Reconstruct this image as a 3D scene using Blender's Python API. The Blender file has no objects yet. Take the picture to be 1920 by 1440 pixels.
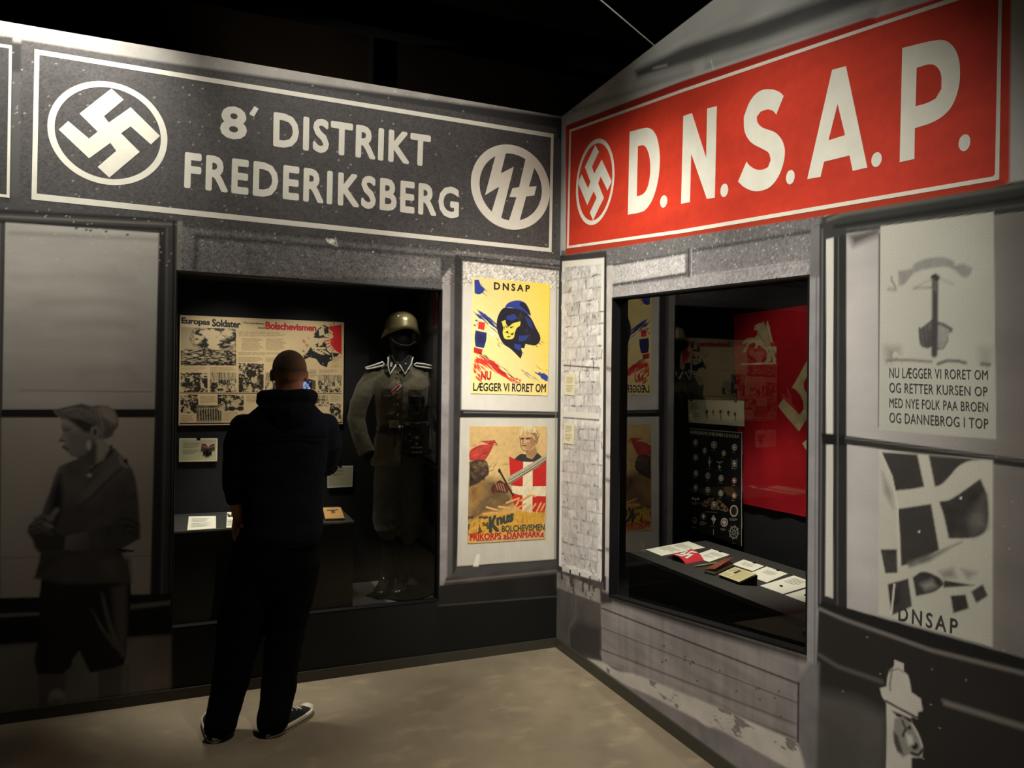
import bpy, bmesh, math, random
import numpy as np
from mathutils import Vector, Matrix
from mathutils.geometry import tessellate_polygon

SC = bpy.context.scene
COL = SC.collection
random.seed(4); RNG = np.random.default_rng(4)

# ------------------------------------------------------------------ camera
F_PX = 1362.0                       # focal length in pixels of the 1920 x 1440 frame
YAW, PITCH, ROLL = math.radians(22.5), 10.7/1362, 0.0105
CAM = Vector((-2.0373, -4.1415, 1.62))
fw = Vector((math.sin(YAW)*math.cos(PITCH), math.cos(YAW)*math.cos(PITCH), math.sin(PITCH)))
r0 = Vector((math.cos(YAW), -math.sin(YAW), 0)); u0 = r0.cross(fw)
rt = math.cos(ROLL)*r0 + math.sin(ROLL)*u0
up = -math.sin(ROLL)*r0 + math.cos(ROLL)*u0
cd = bpy.data.cameras.new('camera'); cd.sensor_width = 36; cd.lens = 36*F_PX/1920; cd.clip_start = .02
cam = bpy.data.objects.new('camera', cd); COL.objects.link(cam)
cam.matrix_world = Matrix(((rt.x, up.x, -fw.x, CAM.x), (rt.y, up.y, -fw.y, CAM.y), (rt.z, up.z, -fw.z, CAM.z), (0, 0, 0, 1)))
SC.camera = cam

# ------------------------------------------------------------------ world, lights, exposure
w = bpy.data.worlds.new('world'); SC.world = w; w.use_nodes = True
w.node_tree.nodes['Background'].inputs[0].default_value = (1, .86, .68, 1)
w.node_tree.nodes['Background'].inputs[1].default_value = .006
SC.view_settings.view_transform = 'Standard'; SC.view_settings.look = 'None'
SC.view_settings.gamma = 1; SC.view_settings.use_curve_mapping = False
SC.view_settings.exposure = 0.0
SC.cycles.max_bounces = 8; SC.cycles.transparent_max_bounces = 12
SC.cycles.sample_clamp_indirect = 4

def spot(name, loc, aim, watts, deg, blend, color=(1, .962, .875), size=.05):
    l = bpy.data.lights.new(name, 'SPOT'); l.energy = watts; l.spot_size = math.radians(deg); l.spot_blend = blend
    l.color = color; l.shadow_soft_size = size
    o = bpy.data.objects.new(name, l); COL.objects.link(o); o.location = loc
    o.rotation_euler = (Vector(aim)-Vector(loc)).to_track_quat('-Z', 'Y').to_euler(); return o
def area(name, loc, aim, watts, sx, sy, color=(1, .962, .875), spread=180):
    l = bpy.data.lights.new(name, 'AREA'); l.shape = 'RECTANGLE'; l.size = sx; l.size_y = sy; l.energy = watts; l.color = color
    l.spread = math.radians(spread)
    o = bpy.data.objects.new(name, l); COL.objects.link(o); o.location = loc
    o.rotation_euler = (Vector(aim)-Vector(loc)).to_track_quat('-Z', 'Y').to_euler(); return o
# ceiling spots of the exhibition hall
spot('track_spot_left_wall', (-2.75, -.85, 4.25), (-2.8, .0, 3.15), 330, 62, 1.0)
spot('track_spot_corner', (-1.7, -2.1, 4.0), (-.02, -.22, 1.5), 440, 50, 1.0)
spot('track_spot_sign', (-1.6, -2.0, 4.5), (-1.2, 0, 3.05), 215, 56, 1.0)
spot('track_spot_side', (-2.6, -2.6, 3.9), (0, -1.45, 1.25), 440, 60, 1.0)
spot('track_spot_floor', (-.9, -2.2, 4.9), (-.9, -1.6, 0), 290, 52, 1.0)
spot('fill_spot_gable', (-2.4, -1.7, 4.5), (0, -1.6, 3.3), 80, 36, 1.0)  # added fill that lifts the top of the right wall
spot('fill_spot_uniform', (-.80, -2.2, 3.5), (-.95, .3, 1.1), 210, 35, 1.0)  # added fill through the glass, brightens the mannequin from the front
# lamps under the lids of the two display cases
spot('case_spot_board', (-2.0, .10, 2.24), (-1.95, .6, 1.62), 17, 88, 1.0)
spot('case_spot_board_right', (-1.5, .10, 2.24), (-1.5, .6, 1.62), 15, 84, 1.0)
spot('case_spot_uniform', (-.92, .05, 2.22), (-.95, .32, 1.3), 16, 84, .9)
spot('case_spot_shelf', (-1.85, .03, 2.2), (-1.8, .22, .86), 170, 58, .8)
spot('case_spot_desk', (.3, -1.2, 2.2), (.42, -1.1, .74), 70, 62, .8)
spot('case_spot_flag', (.2, -1.25, 2.26), (.78, -1.2, 1.55), 6, 100, .9)
spot('fill_spot_back_wall', (-1.6, 2.15, 3.0), (-.6, 3.0, 4.6), 26, 110, 1.0)  # added fill in the roof space, makes the brown back wall show
spot('fill_spot_rail', (-.2, -.9, 5.3), (.65, .25, 4.2), 90, 50, 1.0)  # added light outside the cases, makes the ceiling rail stand out

# ------------------------------------------------------------------ measuring helpers
def ray(px, py): return fw + rt*((px-960)/F_PX) - up*((py-720)/F_PX)
class Plane:
    """flat surface: origin, two unit axes; n faces the room"""
    def __init__(s, o, eu, ev): s.o, s.eu, s.ev = Vector(o), Vector(eu), Vector(ev); s.n = s.eu.cross(s.ev)
    def uv(s, px, py):
        d = ray(px, py); t = (s.o-CAM).dot(s.n)/d.dot(s.n); p = CAM+d*t-s.o
        return (p.dot(s.eu), p.dot(s.ev))
    def uvs(s, pts): return [s.uv(*p) for p in pts]
    def p3(s, u, v, off=0): return s.o+s.eu*u+s.ev*v+s.n*off
    def arr(s, U, V, off=0):
        o, a, b, n = (np.array(x) for x in (s.o, s.eu, s.ev, s.n))
        return o+U[..., None]*a+V[..., None]*b+n*off
class Quad:
    """four corners BL, BR, TR, TL; u,v run in metres along the bottom and left edges"""
    def __init__(s, bl, br, tr, tl):
        s.c = [Vector(x) for x in (bl, br, tr, tl)]
        s.w = ((s.c[1]-s.c[0]).length+(s.c[2]-s.c[3]).length)/2; s.h = ((s.c[3]-s.c[0]).length+(s.c[2]-s.c[1]).length)/2
        s.n = (s.c[1]-s.c[0]).cross(s.c[3]-s.c[0]).normalized()
    def p3(s, u, v, off=0):
        a, b = u/s.w, v/s.h
        return s.c[0]*(1-a)*(1-b)+s.c[1]*a*(1-b)+s.c[2]*a*b+s.c[3]*(1-a)*b+s.n*off
    def arr(s, U, V, off=0):
        a, b = (U/s.w)[..., None], (V/s.h)[..., None]; c = [np.array(x) for x in s.c]
        return c[0]*(1-a)*(1-b)+c[1]*a*(1-b)+c[2]*a*b+c[3]*(1-a)*b+np.array(s.n)*off
    def uvs(s, pts): return pts
WL = Plane((0, 0, 0), (1, 0, 0), (0, 0, 1))          # left wall, y = 0
WR = Plane((0, 0, 0), (0, -1, 0), (0, 0, 1))         # right wall, x = 0
def zoomed(x0, y0, k): return lambda pts: [(x0+x/k, y0+y/k) for x, y in pts]

def curve(pts, turn=38, n=4):
    """round an outline through its gentle bends, keeping the sharp corners"""
    P = [Vector(p) for p in pts]; N = len(P); out = []
    def sharp(i):
        a, b = P[i]-P[i-1], P[(i+1) % N]-P[i]
        return a.length < 1e-6 or b.length < 1e-6 or abs(math.degrees(a.angle_signed(b))) > turn
    S = [sharp(i) for i in range(N)]
    for i in range(N):
        p0, p1, p2, p3 = P[i-1], P[i], P[(i+1) % N], P[(i+2) % N]; L = (p2-p1).length
        if S[i] and S[(i+1) % N]: out.append(tuple(p1)); continue
        t1 = (p2-p1) if S[i] else (p2-p0).normalized()*L; t2 = (p2-p1) if S[(i+1) % N] else (p3-p1).normalized()*L
        for k in range(n):
            t = k/n; out.append(tuple(p1*(2*t**3-3*t*t+1)+t1*(t**3-2*t*t+t)+p2*(-2*t**3+3*t*t)+t2*(t**3-t*t)))
    return out

# ------------------------------------------------------------------ object helpers
def tag(o, label=None, cat=None, group=None, kind=None):
    if label: o['label'] = label
    if cat: o['category'] = cat
    if group: o['group'] = group
    if kind: o['kind'] = kind
    return o
def thing(name, loc, label, cat, group=None):
    o = bpy.data.objects.new(name, None); COL.objects.link(o); o.location = loc; o.empty_display_size = .05
    return tag(o, label, cat, group)
def link(name, me, parent=None):
    o = bpy.data.objects.new(name, me); COL.objects.link(o)
    if parent is not None:
        o.parent = parent
        o.matrix_parent_inverse = Matrix.Translation(-Vector(parent.location)) if parent.parent is None else Matrix()
    return o
class MB:
    def __init__(s): s.v, s.f, s.m = [], [], []
    def add(s, verts, faces, mi=0):
        n = len(s.v); s.v += [tuple(x) for x in verts]; s.f += [tuple(i+n for i in f) for f in faces]; s.m += [mi]*len(faces); return s
    def box(s, a, b, mi=0, M=None):
        vs = [Vector((x, y, z)) for z in (a[2], b[2]) for y in (a[1], b[1]) for x in (a[0], b[0])]
        if M is not None: vs = [M @ v for v in vs]
        return s.add(vs, [(0, 2, 3, 1), (4, 5, 7, 6), (0, 1, 5, 4), (2, 6, 7, 3), (0, 4, 6, 2), (1, 3, 7, 5)], mi)
    def loft(s, rings, mi=0, cap=True):
        n = len(rings[0]); vs = [p for r in rings for p in r]; fs = []
        for k in range(len(rings)-1):
            for i in range(n):
                j = (i+1) % n; fs.append((k*n+i, k*n+j, (k+1)*n+j, (k+1)*n+i))
        if cap:
            fs.append(tuple(reversed(range(n)))); fs.append(tuple((len(rings)-1)*n+i for i in range(n)))
        return s.add(vs, fs, mi)
    def tube(s, path, rad, seg=14, mi=0, flat=1.0, ref=(0, 1, 0), cut=False):
        P = [Vector(p) for p in path]; R = rad if hasattr(rad, '__len__') else [rad]*len(P)
        # smooth the path
        rings = []
        for i, p in enumerate(P):
            t = (P[min(i+1, len(P)-1)]-P[max(i-1, 0)]).normalized()
            a = Vector(ref); a = a-t*a.dot(t)
            if a.length < .05: a = Vector((1, 0, 0)); a = a-t*a.dot(t)
            a.normalize(); b = t.cross(a)
            def ring(c, r): return [c+(b*math.cos(q)*r+a*math.sin(q)*r*flat) for q in [2*math.pi*k/seg for k in range(seg)]]
            if i == 0: rings += [ring(p-t*R[i]*.85*math.cos(x), R[i]*max(.05, math.sin(x))) for x in (.12, .5, 1.0)]
            rings.append(ring(p, R[i]))
            if i == len(P)-1 and not cut: rings += [ring(p+t*R[i]*.85*math.cos(x), R[i]*max(.05, math.sin(x))) for x in (1.0, .5, .12)]
        return s.loft(rings, mi)
    def ell(s, c, r, M=None, nu=18, nv=12, mi=0):
        vs = []; c = Vector(c)
        for i in range(nv+1):
            t = math.pi*i/nv
            t = min(max(t, .03), math.pi-.03)
            for k in range(nu):
                q = 2*math.pi*k/nu; p = Vector((r[0]*math.sin(t)*math.cos(q), r[1]*math.sin(t)*math.sin(q), r[2]*math.cos(t)))
                vs.append((M @ p if M is not None else p)+c)
        fs = [(i*nu+k, (i+1)*nu+k, (i+1)*nu+(k+1) % nu, i*nu+(k+1) % nu) for i in range(nv) for k in range(nu)]
        fs.append(tuple(range(nu))); fs.append(tuple(reversed([nv*nu+k for k in range(nu)])))
        return s.add(vs, fs, mi)
    def prism(s, surf, loops, o0=0., o1=.001, mi=0):
        """filled outline (first loop) with holes, as a slab from offset o0 to o1 off the surface"""
        loops = [list(l) for l in loops]
        tri = tessellate_polygon([[Vector((u, v, 0)) for u, v in l] for l in loops])
        flat = [p for l in loops for p in l]; n = len(flat)
        vs = [surf.p3(u, v, o1) for u, v in flat]+[surf.p3(u, v, o0) for u, v in flat]; fs = []
        for a, b, c in tri:
            ar = (flat[b][0]-flat[a][0])*(flat[c][1]-flat[a][1])-(flat[b][1]-flat[a][1])*(flat[c][0]-flat[a][0])
            fs.append((a, b, c) if ar > 0 else (a, c, b)); fs.append(tuple(x+n for x in ((a, c, b) if ar > 0 else (a, b, c))))
        k = 0
        for li, l in enumerate(loops):
            m = len(l); ar = sum(l[i][0]*l[(i+1) % m][1]-l[(i+1) % m][0]*l[i][1] for i in range(m))
            for i in range(m):
                a, b = k+i, k+(i+1) % m
                if (ar > 0) != (li > 0): fs.append((a, a+n, b+n, b))
                else: fs.append((a, b, b+n, a+n))
            k += m
        return s.add(vs, fs, mi)
    def mesh(s, name, mats, smooth=False):
        me = bpy.data.meshes.new(name); me.from_pydata(s.v, [], s.f)
        for m in (mats if isinstance(mats, (list, tuple)) else [mats]): me.materials.append(m)
        me.polygons.foreach_set('material_index', s.m)
        if smooth: me.polygons.foreach_set('use_smooth', [True]*len(s.f))
        me.update(); return me
    def build(s, name, mats, parent=None, smooth=False): return link(name, s.mesh(name, mats, smooth), parent)
    def remesh(s, name, mat, voxel, parent=None, smooth=4, disp=None):
        """melt overlapping closed volumes into one continuous skin"""
        me = s.mesh(name+'_src', mat); o = bpy.data.objects.new(name, me); COL.objects.link(o)
        r = o.modifiers.new('r', 'REMESH'); r.mode = 'VOXEL'; r.voxel_size = voxel; r.use_smooth_shade = True
        q = o.modifiers.new('s', 'SMOOTH'); q.factor = .5; q.iterations = smooth
        if disp:
            t = bpy.data.textures.new(name, 'CLOUDS'); t.noise_scale = disp[0]
            d = o.modifiers.new('d', 'DISPLACE'); d.texture = t; d.strength = disp[1]; d.mid_level = .5; d.texture_coords = 'GLOBAL'
        dg = bpy.context.evaluated_depsgraph_get(); ev = o.evaluated_get(dg)
        new = bpy.data.meshes.new_from_object(ev); new.name = name
        bpy.data.objects.remove(o); bpy.data.meshes.remove(me)
        if not new.materials: new.materials.append(mat)
        new.polygons.foreach_set('use_smooth', [True]*len(new.polygons))
        return link(name, new, parent)
def ring_pts(c, a, b, n=40, k=1.0):
    return [(c[0]+k*(a[0]*math.cos(t)+b[0]*math.sin(t)), c[1]+k*(a[1]*math.cos(t)+b[1]*math.sin(t))) for t in [2*math.pi*i/n for i in range(n)]]

# ------------------------------------------------------------------ materials (all node based)
def lin(c): return tuple((x/255/12.92 if x/255 <= .04045 else ((x/255+.055)/1.055)**2.4) for x in c)
def mat(name, rgb, rough=.6, metal=0., var=.15, scale=30., bump=0., spec=.5, emit=None, sheen=0., coat=0.):
    m = bpy.data.materials.new(name); m.use_nodes = True; N = m.node_tree.nodes; K = m.node_tree.links; b = N['Principled BSDF']
    c = lin(rgb); tc = N.new('ShaderNodeTexCoord'); nz = N.new('ShaderNodeTexNoise'); nz.inputs['Scale'].default_value = scale; nz.inputs['Detail'].default_value = 5
    K.new(tc.outputs['Object'], nz.inputs['Vector'])
    rp = N.new('ShaderNodeValToRGB'); rp.color_ramp.elements[0].position = .3; rp.color_ramp.elements[1].position = .7
    rp.color_ramp.elements[0].color = (*[x*(1-var) for x in c], 1); rp.color_ramp.elements[1].color = (*[min(1, x*(1+var)) for x in c], 1)
    K.new(nz.outputs['Fac'], rp.inputs['Fac']); K.new(rp.outputs['Color'], b.inputs['Base Color'])
    b.inputs['Roughness'].default_value = rough; b.inputs['Metallic'].default_value = metal; b.inputs['Specular IOR Level'].default_value = spec
    if sheen: b.inputs['Sheen Weight'].default_value = sheen
    if coat: b.inputs['Coat Weight'].default_value = coat; b.inputs['Coat Roughness'].default_value = .15
    if bump:
        bp = N.new('ShaderNodeBump'); bp.inputs['Strength'].default_value = bump; bp.inputs['Distance'].default_value = .004
        K.new(nz.outputs['Fac'], bp.inputs['Height']); K.new(bp.outputs['Normal'], b.inputs['Normal'])
    if emit: b.inputs['Emission Color'].default_value = (*lin(emit[0]), 1); b.inputs['Emission Strength'].default_value = emit[1]
    return m
def print_mat(name, rough=.55, spec=.3, grain=0., gscale=400.):
    """printed surface: the print is a colour attribute of the mesh, with paper grain on top"""
    m = bpy.data.materials.new(name); m.use_nodes = True; N = m.node_tree.nodes; K = m.node_tree.links; b = N['Principled BSDF']
    a = N.new('ShaderNodeVertexColor'); a.layer_name = 'print'
    if grain:
        tc = N.new('ShaderNodeTexCoord'); nz = N.new('ShaderNodeTexNoise'); nz.inputs['Scale'].default_value = gscale; nz.inputs['Detail'].default_value = 3
        K.new(tc.outputs['Object'], nz.inputs['Vector'])
        mr = N.new('ShaderNodeMapRange'); mr.inputs['From Min'].default_value = .3; mr.inputs['From Max'].default_value = .7
        mr.inputs['To Min'].default_value = 1-grain; mr.inputs['To Max'].default_value = 1+grain; K.new(nz.outputs['Fac'], mr.inputs['Value'])
        mx = N.new('ShaderNodeVectorMath'); mx.operation = 'SCALE'; K.new(a.outputs['Color'], mx.inputs[0]); K.new(mr.outputs['Result'], mx.inputs['Scale'])
        K.new(mx.outputs['Vector'], b.inputs['Base Color'])
    else: K.new(a.outputs['Color'], b.inputs['Base Color'])
    b.inputs['Roughness'].default_value = rough; b.inputs['Specular IOR Level'].default_value = spec
    return m
def glass_mat():
    m = bpy.data.materials.new('case_glass'); m.use_nodes = True; N = m.node_tree.nodes; K = m.node_tree.links
    N.remove(N['Principled BSDF']); out = N['Material Output']
    t = N.new('ShaderNodeBsdfTransparent'); t.inputs[0].default_value = (.97, .98, .97, 1)
    g = N.new('ShaderNodeBsdfGlossy'); g.inputs['Roughness'].default_value = .0; fr = N.new('ShaderNodeFresnel'); fr.inputs['IOR'].default_value = 1.6
    mx = N.new('ShaderNodeMixShader'); K.new(fr.outputs[0], mx.inputs[0]); K.new(t.outputs[0], mx.inputs[1]); K.new(g.outputs[0], mx.inputs[2]); K.new(mx.outputs[0], out.inputs[0])
    return m
M_ = dict(
    black=mat('black_case_lining', (5, 5, 5), .85, var=.2, scale=8), edge=mat('case_edge_grey', (95, 92, 84), .4),
    caseblack=mat('black_lacquer', (5, 5, 5), .65, spec=.3), desk=mat('dark_grey_desk', (52, 50, 44), .6, var=.08, scale=12),
    casefloor=mat('grey_case_floor', (150, 147, 138), .6, var=.08, scale=9),
    wallcore=mat('wall_core', (60, 60, 58), .8), skirt=mat('skirting_paint', (58, 55, 44), .55, var=.08, scale=6),
    white=mat('letter_white', (236, 233, 216), .55, var=.05, scale=14), signgrey=mat('letter_grey_white', (226, 222, 206), .55, var=.05, scale=14),
    ink=mat('printing_ink_black', (26, 25, 24), .6), inkred=mat('printing_ink_red', (190, 28, 34), .6), inkgrey=mat('mural_ink_grey', (60, 60, 58), .6),
    cream=mat('cream_print', (216, 205, 170), .6), paper=mat('card_white', (236, 232, 205), .65, var=.03), glass=glass_mat(),
    clip=mat('black_clip', (14, 14, 14), .35), steel=mat('steel', (150, 150, 150), .3, 1.), brass=mat('tarnished_brass', (150, 125, 70), .35, 1.),
    print=print_mat('printed_sheet', .5, .35, .06, 350), mural=print_mat('mural_print', .62, .25, .10, 260),
)
# ------------------------------------------------------------------ print painter: paints colour on a grid of mesh vertices
def vnoise(U, V, seed):
    iu, iv = np.floor(U).astype(np.int64), np.floor(V).astype(np.int64); fu, fv = U-iu, V-iv
    fu, fv = fu*fu*(3-2*fu), fv*fv*(3-2*fv)
    def h(a, b):
        n = (a*374761393+b*668265263+seed*982451653) & 0x7fffffff
        n = ((n ^ (n >> 13))*1274126177) & 0x7fffffff; n = (n ^ (n >> 16)) & 0xffff
        return n/65535.0
    return (h(iu, iv)*(1-fu)+h(iu+1, iv)*fu)*(1-fv)+(h(iu, iv+1)*(1-fu)+h(iu+1, iv+1)*fu)*fv
def fbm(U, V, seed, octv=4):
    r = np.zeros_like(U); a = .5; t = 0
    for k in range(octv): r += a*vnoise(U*2**k, V*2**k, seed+k*7); t += a; a *= .55
    return r/t
class Canvas:
    def __init__(s, surf, u0, u1, v0, v1, res, base):
        s.surf = surf; nu = max(2, int(round((u1-u0)/res))+1); nv = max(2, int(round((v1-v0)/res))+1)
        s.u = np.linspace(u0, u1, nu); s.v = np.linspace(v0, v1, nv); s.res = res
        s.U, s.V = np.meshgrid(s.u, s.v); s.C = np.empty((nv, nu, 3)); s.C[:] = lin(base)
    def win(s, P, pad):
        P = np.array(P); a, b = P.min(0)-pad, P.max(0)+pad
        i0, i1 = np.searchsorted(s.u, a[0]), np.searchsorted(s.u, b[0]); j0, j1 = np.searchsorted(s.v, a[1]), np.searchsorted(s.v, b[1])
        return slice(j0, j1), slice(i0, i1)
    @staticmethod
    def sdist(P, U, V):
        P = np.array(P, float); ins = np.zeros(U.shape, bool); d = np.full(U.shape, 1e9)
        for i in range(len(P)):
            a, b = P[i], P[(i+1) % len(P)]; e = b-a; L = e@e+1e-12
            t = np.clip(((U-a[0])*e[0]+(V-a[1])*e[1])/L, 0, 1)
            d = np.minimum(d, np.hypot(U-a[0]-t*e[0], V-a[1]-t*e[1]))
            if a[1] != b[1]:
                c = ((a[1] > V) != (b[1] > V)) & (U < (b[0]-a[0])*(V-a[1])/(b[1]-a[1])+a[0]); ins ^= c
        return np.where(ins, d, -d)
    def put(s, W, al, rgb, mul=None):
        al = np.clip(al, 0, 1)[..., None]; c = np.array(rgb) if not callable(rgb) else rgb
        s.C[W] = s.C[W]*(1-al)+c*al
    def poly(s, pts, rgb, soft=None, a=1., rgb2=None, g=None, tex=0., tscale=30, seed=1, raw=False):
        """rgb2 with g=(point0, point1): colour runs from rgb to rgb2"""
        P = pts if raw else s.surf.uvs(pts); soft = soft or s.res
        if getattr(s, 'rounded', False) and 5 < len(P) < 22: P = curve(P, 62)
        W = s.win(P, soft)
        U, V = s.U[W], s.V[W]
        if U.size == 0: return
        al = np.clip(.5+s.sdist(P, U, V)/soft, 0, 1)*a; c = np.array(lin(rgb))
        if rgb2 is not None:
            q0, q1 = (np.array(x) for x in (g if raw else s.surf.uvs(g))); e = q1-q0
            t = np.clip(((U-q0[0])*e[0]+(V-q0[1])*e[1])/(e@e), 0, 1)[..., None]; c = c*(1-t)+np.array(lin(rgb2))*t
        if tex: c = c*(1+tex*2*(fbm(U*tscale, V*tscale, seed)[..., None]-.5))
        s.C[W] = s.C[W]*(1-al[..., None])+c*al[..., None]
    def line(s, pts, w, rgb, soft=None, a=1., raw=False):
        P = np.array(pts if raw else s.surf.uvs(pts), float); soft = soft or s.res; W = s.win(P, w+soft); U, V = s.U[W], s.V[W]
        if U.size == 0: return
        d = np.full(U.shape, 1e9)
        for i in range(len(P)-1):
            p, q = P[i], P[i+1]; e = q-p; t = np.clip(((U-p[0])*e[0]+(V-p[1])*e[1])/(e@e+1e-12), 0, 1)
            d = np.minimum(d, np.hypot(U-p[0]-t*e[0], V-p[1]-t*e[1]))
        al = np.clip(.5+(w/2-d)/soft, 0, 1)[..., None]*a; s.C[W] = s.C[W]*(1-al)+np.array(lin(rgb))*al
    def ell(s, c, rx, ry, rgb, **k): s.poly([(c[0]+rx*math.cos(t), c[1]+ry*math.sin(t)) for t in np.linspace(0, 2*math.pi, 24)[:-1]], rgb, **k)
    def noise(s, pts, amt, su, sv, seed, raw=False, soft=None, octv=4, thr=None, rgb=None):
        """mottle an area, or with thr paint rgb where the noise passes thr"""
        P = pts if raw else s.surf.uvs(pts); soft = soft or s.res; W = s.win(P, soft); U, V = s.U[W], s.V[W]
        if U.size == 0: return
        al = np.clip(.5+s.sdist(P, U, V)/soft, 0, 1); n = fbm(U*su, V*sv, seed, octv)
        if thr is None: s.C[W] *= 1+(amt*2*(n-.5)*al)[..., None]
        else:
            al = (al*np.clip((n-thr)/.04, 0, 1)*amt)[..., None]; s.C[W] = s.C[W]*(1-al)+np.array(lin(rgb))*al
    def text(s, pts, rows, rgb, a=.75, seed=3, fill=1., raw=False, dens=.30):
        """rows of unreadably small type inside a quad TL TR BR BL"""
        q = [np.array(p) for p in (pts if raw else s.surf.uvs(pts))]; r = random.Random(seed)
        for k in range(rows):
            t = (k+.5)/rows; A = q[0]*(1-t)+q[3]*t; B = q[1]*(1-t)+q[2]*t; x = 0.; end = 1-r.random()*.25 if k < rows-1 else .5+.3*r.random()
            hgt = np.linalg.norm(q[3]-q[0])/rows
            while x < end:
                wd = min(end-x, .04+.10*r.random()); s.line([tuple(A*(1-x)+B*x), tuple(A*(1-x-wd)+B*(x+wd))], hgt*.42, rgb, a=a*(.7+.3*r.random()), raw=True); x += wd+.025
    def photo(s, pts, kind, seed, dark=(34, 28, 22), light=(206, 182, 140)):
        """a halftone-era photograph: crowd, smoke, ranks or field"""
        P = s.surf.uvs(pts); W = s.win(P, s.res); U, V = s.U[W], s.V[W]; al = np.clip(.5+s.sdist(P, U, V)/s.res, 0, 1)
        if U.size == 0: return
        a = np.array(P); u0_, v0_ = a.min(0); u1_, v1_ = a.max(0); x, y = (U-u0_)/(u1_-u0_), (V-v0_)/(v1_-v0_)
        n = fbm(x*9*(u1_-u0_)/.15, y*9*(v1_-v0_)/.15, seed, 4); n2 = fbm(x*26*(u1_-u0_)/.15, y*26*(v1_-v0_)/.15, seed+50, 3)
        sg_ = lambda q, k: 1/(1+np.exp(-k*q)); hd = np.zeros_like(x); bd = np.zeros_like(x); r = random.Random(seed)
        if kind == 'smoke':
            wx, wy = x+.10*(fbm(x*4, y*4, seed+9)-.5), y+.16*(fbm(x*4, y*4, seed+8)-.5); blob = np.exp(-(((wx-.60)/.36)**2+((wy-.74)/.30)**2)); m = fbm(x*7, y*8, seed, 5)
            g = np.where(blob > .33, sg_(m-.47+.10*(blob-.6), 26), .74-.10*y+.15*(n2-.5)); g = np.where((blob > .2) & (blob <= .33), .5+.9*(n2-.5), g)
            g = np.where(y < .42, sg_(fbm(x*20, y*52, seed+3, 3)-.54+.12*(y < .12)*-1, 11), g)
            for cx, cy in ((.42, .44), (.85, .36), (.52, .40)): g = np.where((np.hypot((x-cx)*1.2, y-cy) < .06+.05*(n-.5)) | ((np.abs(x-cx) < .03) & (y < cy) & (y > cy-.16)), .06+.4*(n2 > .6), g)
        elif kind == 'ranks':
            f = (x*10+.3*y) % 1; top = .72+.10*x; g = .30+.5*(n2-.5); man = (y > .10) & (y < top) & (x > .10)
            g = np.where(man & (f > .18) & (f < .82), np.where(f < .5, .62, .22)+.5*(n2-.5), np.where(man, .08, g)); g = np.where((y > top-.02) & (y < top+.07) & (np.abs(f-.5) < .22), .80, g); g = np.where(y > top+.07, .16+.5*(n-.4), g); g = np.where(y < .10, .62+.3*(n2-.5), g)
        else:
            g = sg_(n-.5+.55*(n2-.5), 17)
            if kind == 'crowd':
                for k in range(14):
                    cx, cy = r.random(), .25+.62*r.random(); rr = .055+.03*r.random(); dd = np.hypot((x-cx)*1.25, y-cy)
                    lt = r.random(); wq = .9+.9*(n-.5); g = np.where(((x-cx)/(rr*1.9))**2+((y-cy+rr*2.6)/(rr*2.2))**2 < wq, .08+.70*(lt > .72)+.6*(n2-.5), g); g = np.where(dd < rr*(.8+.5*(n2-.3)), .68+.6*(n2-.5), g); g = np.where((dd < rr*1.15) & (y > cy+rr*.35), .08, g)
            else:
                g = np.where(y > .66+.30*(n-.5), .70+.5*(n2-.5), g)
                for k in range(9):
                    cx, sl = r.random(), r.uniform(-.25, .25); dd = np.abs(x-cx-sl*(y-.5)); g = np.where((dd < .010+.03*(n2-.5)) & (y > .3+.3*r.random()), .10, g)
        g = np.clip((g-.12)*1.25, 0, 1)[..., None]; c = np.array(lin(dark))*(1-g)+np.array(lin(light))*g
        s.C[W] = s.C[W]*(1-al[..., None])+c*al[..., None]
    def mask(s, pts, raw=False):
        P = pts if raw else s.surf.uvs(pts); cu, cv = (s.U[:-1, :-1]+s.U[1:, 1:])/2, (s.V[:-1, :-1]+s.V[1:, 1:])/2
        return s.sdist(P, cu, cv) > 0
    def snap(s, P):
        """pull the grid lines nearest an outline onto it, so that it cuts cleanly"""
        P = np.array(P, float); best = np.full(s.U.shape, 1e9); bu, bv = s.U.copy(), s.V.copy()
        for i in range(len(P)):
            a, b = P[i], P[(i+1) % len(P)]; e = b-a; t = np.clip(((s.U-a[0])*e[0]+(s.V-a[1])*e[1])/(e@e), 0, 1)
            qu, qv = a[0]+t*e[0], a[1]+t*e[1]; d = np.hypot(s.U-qu, s.V-qv); m = d < best; best = np.where(m, d, best); bu = np.where(m, qu, bu); bv = np.where(m, qv, bv)
        near = best < s.res*.72; s.U = np.where(near, bu, s.U); s.V = np.where(near, bv, s.V)
    def build(s, name, m, cells=None, parent=None, off=0., thick=0., warp=None):
        nv, nu = s.U.shape; cells = np.ones((nv-1, nu-1), bool) if cells is None else cells
        idx = np.arange(nv*nu).reshape(nv, nu); q = np.stack([idx[:-1, :-1], idx[:-1, 1:], idx[1:, 1:], idx[1:, :-1]], -1)[cells]
        used = np.unique(q); rem = np.full(nv*nu, -1); rem[used] = np.arange(len(used)); q = rem[q]
        P = s.surf.arr(s.U, s.V, off)
        if warp is not None: P = warp(P, s.U, s.V)
        P = P.reshape(-1, 3)[used]; C = np.concatenate([np.clip(s.C, 0, 1).reshape(-1, 3)[used], np.ones((len(used), 1))], 1)
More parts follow.
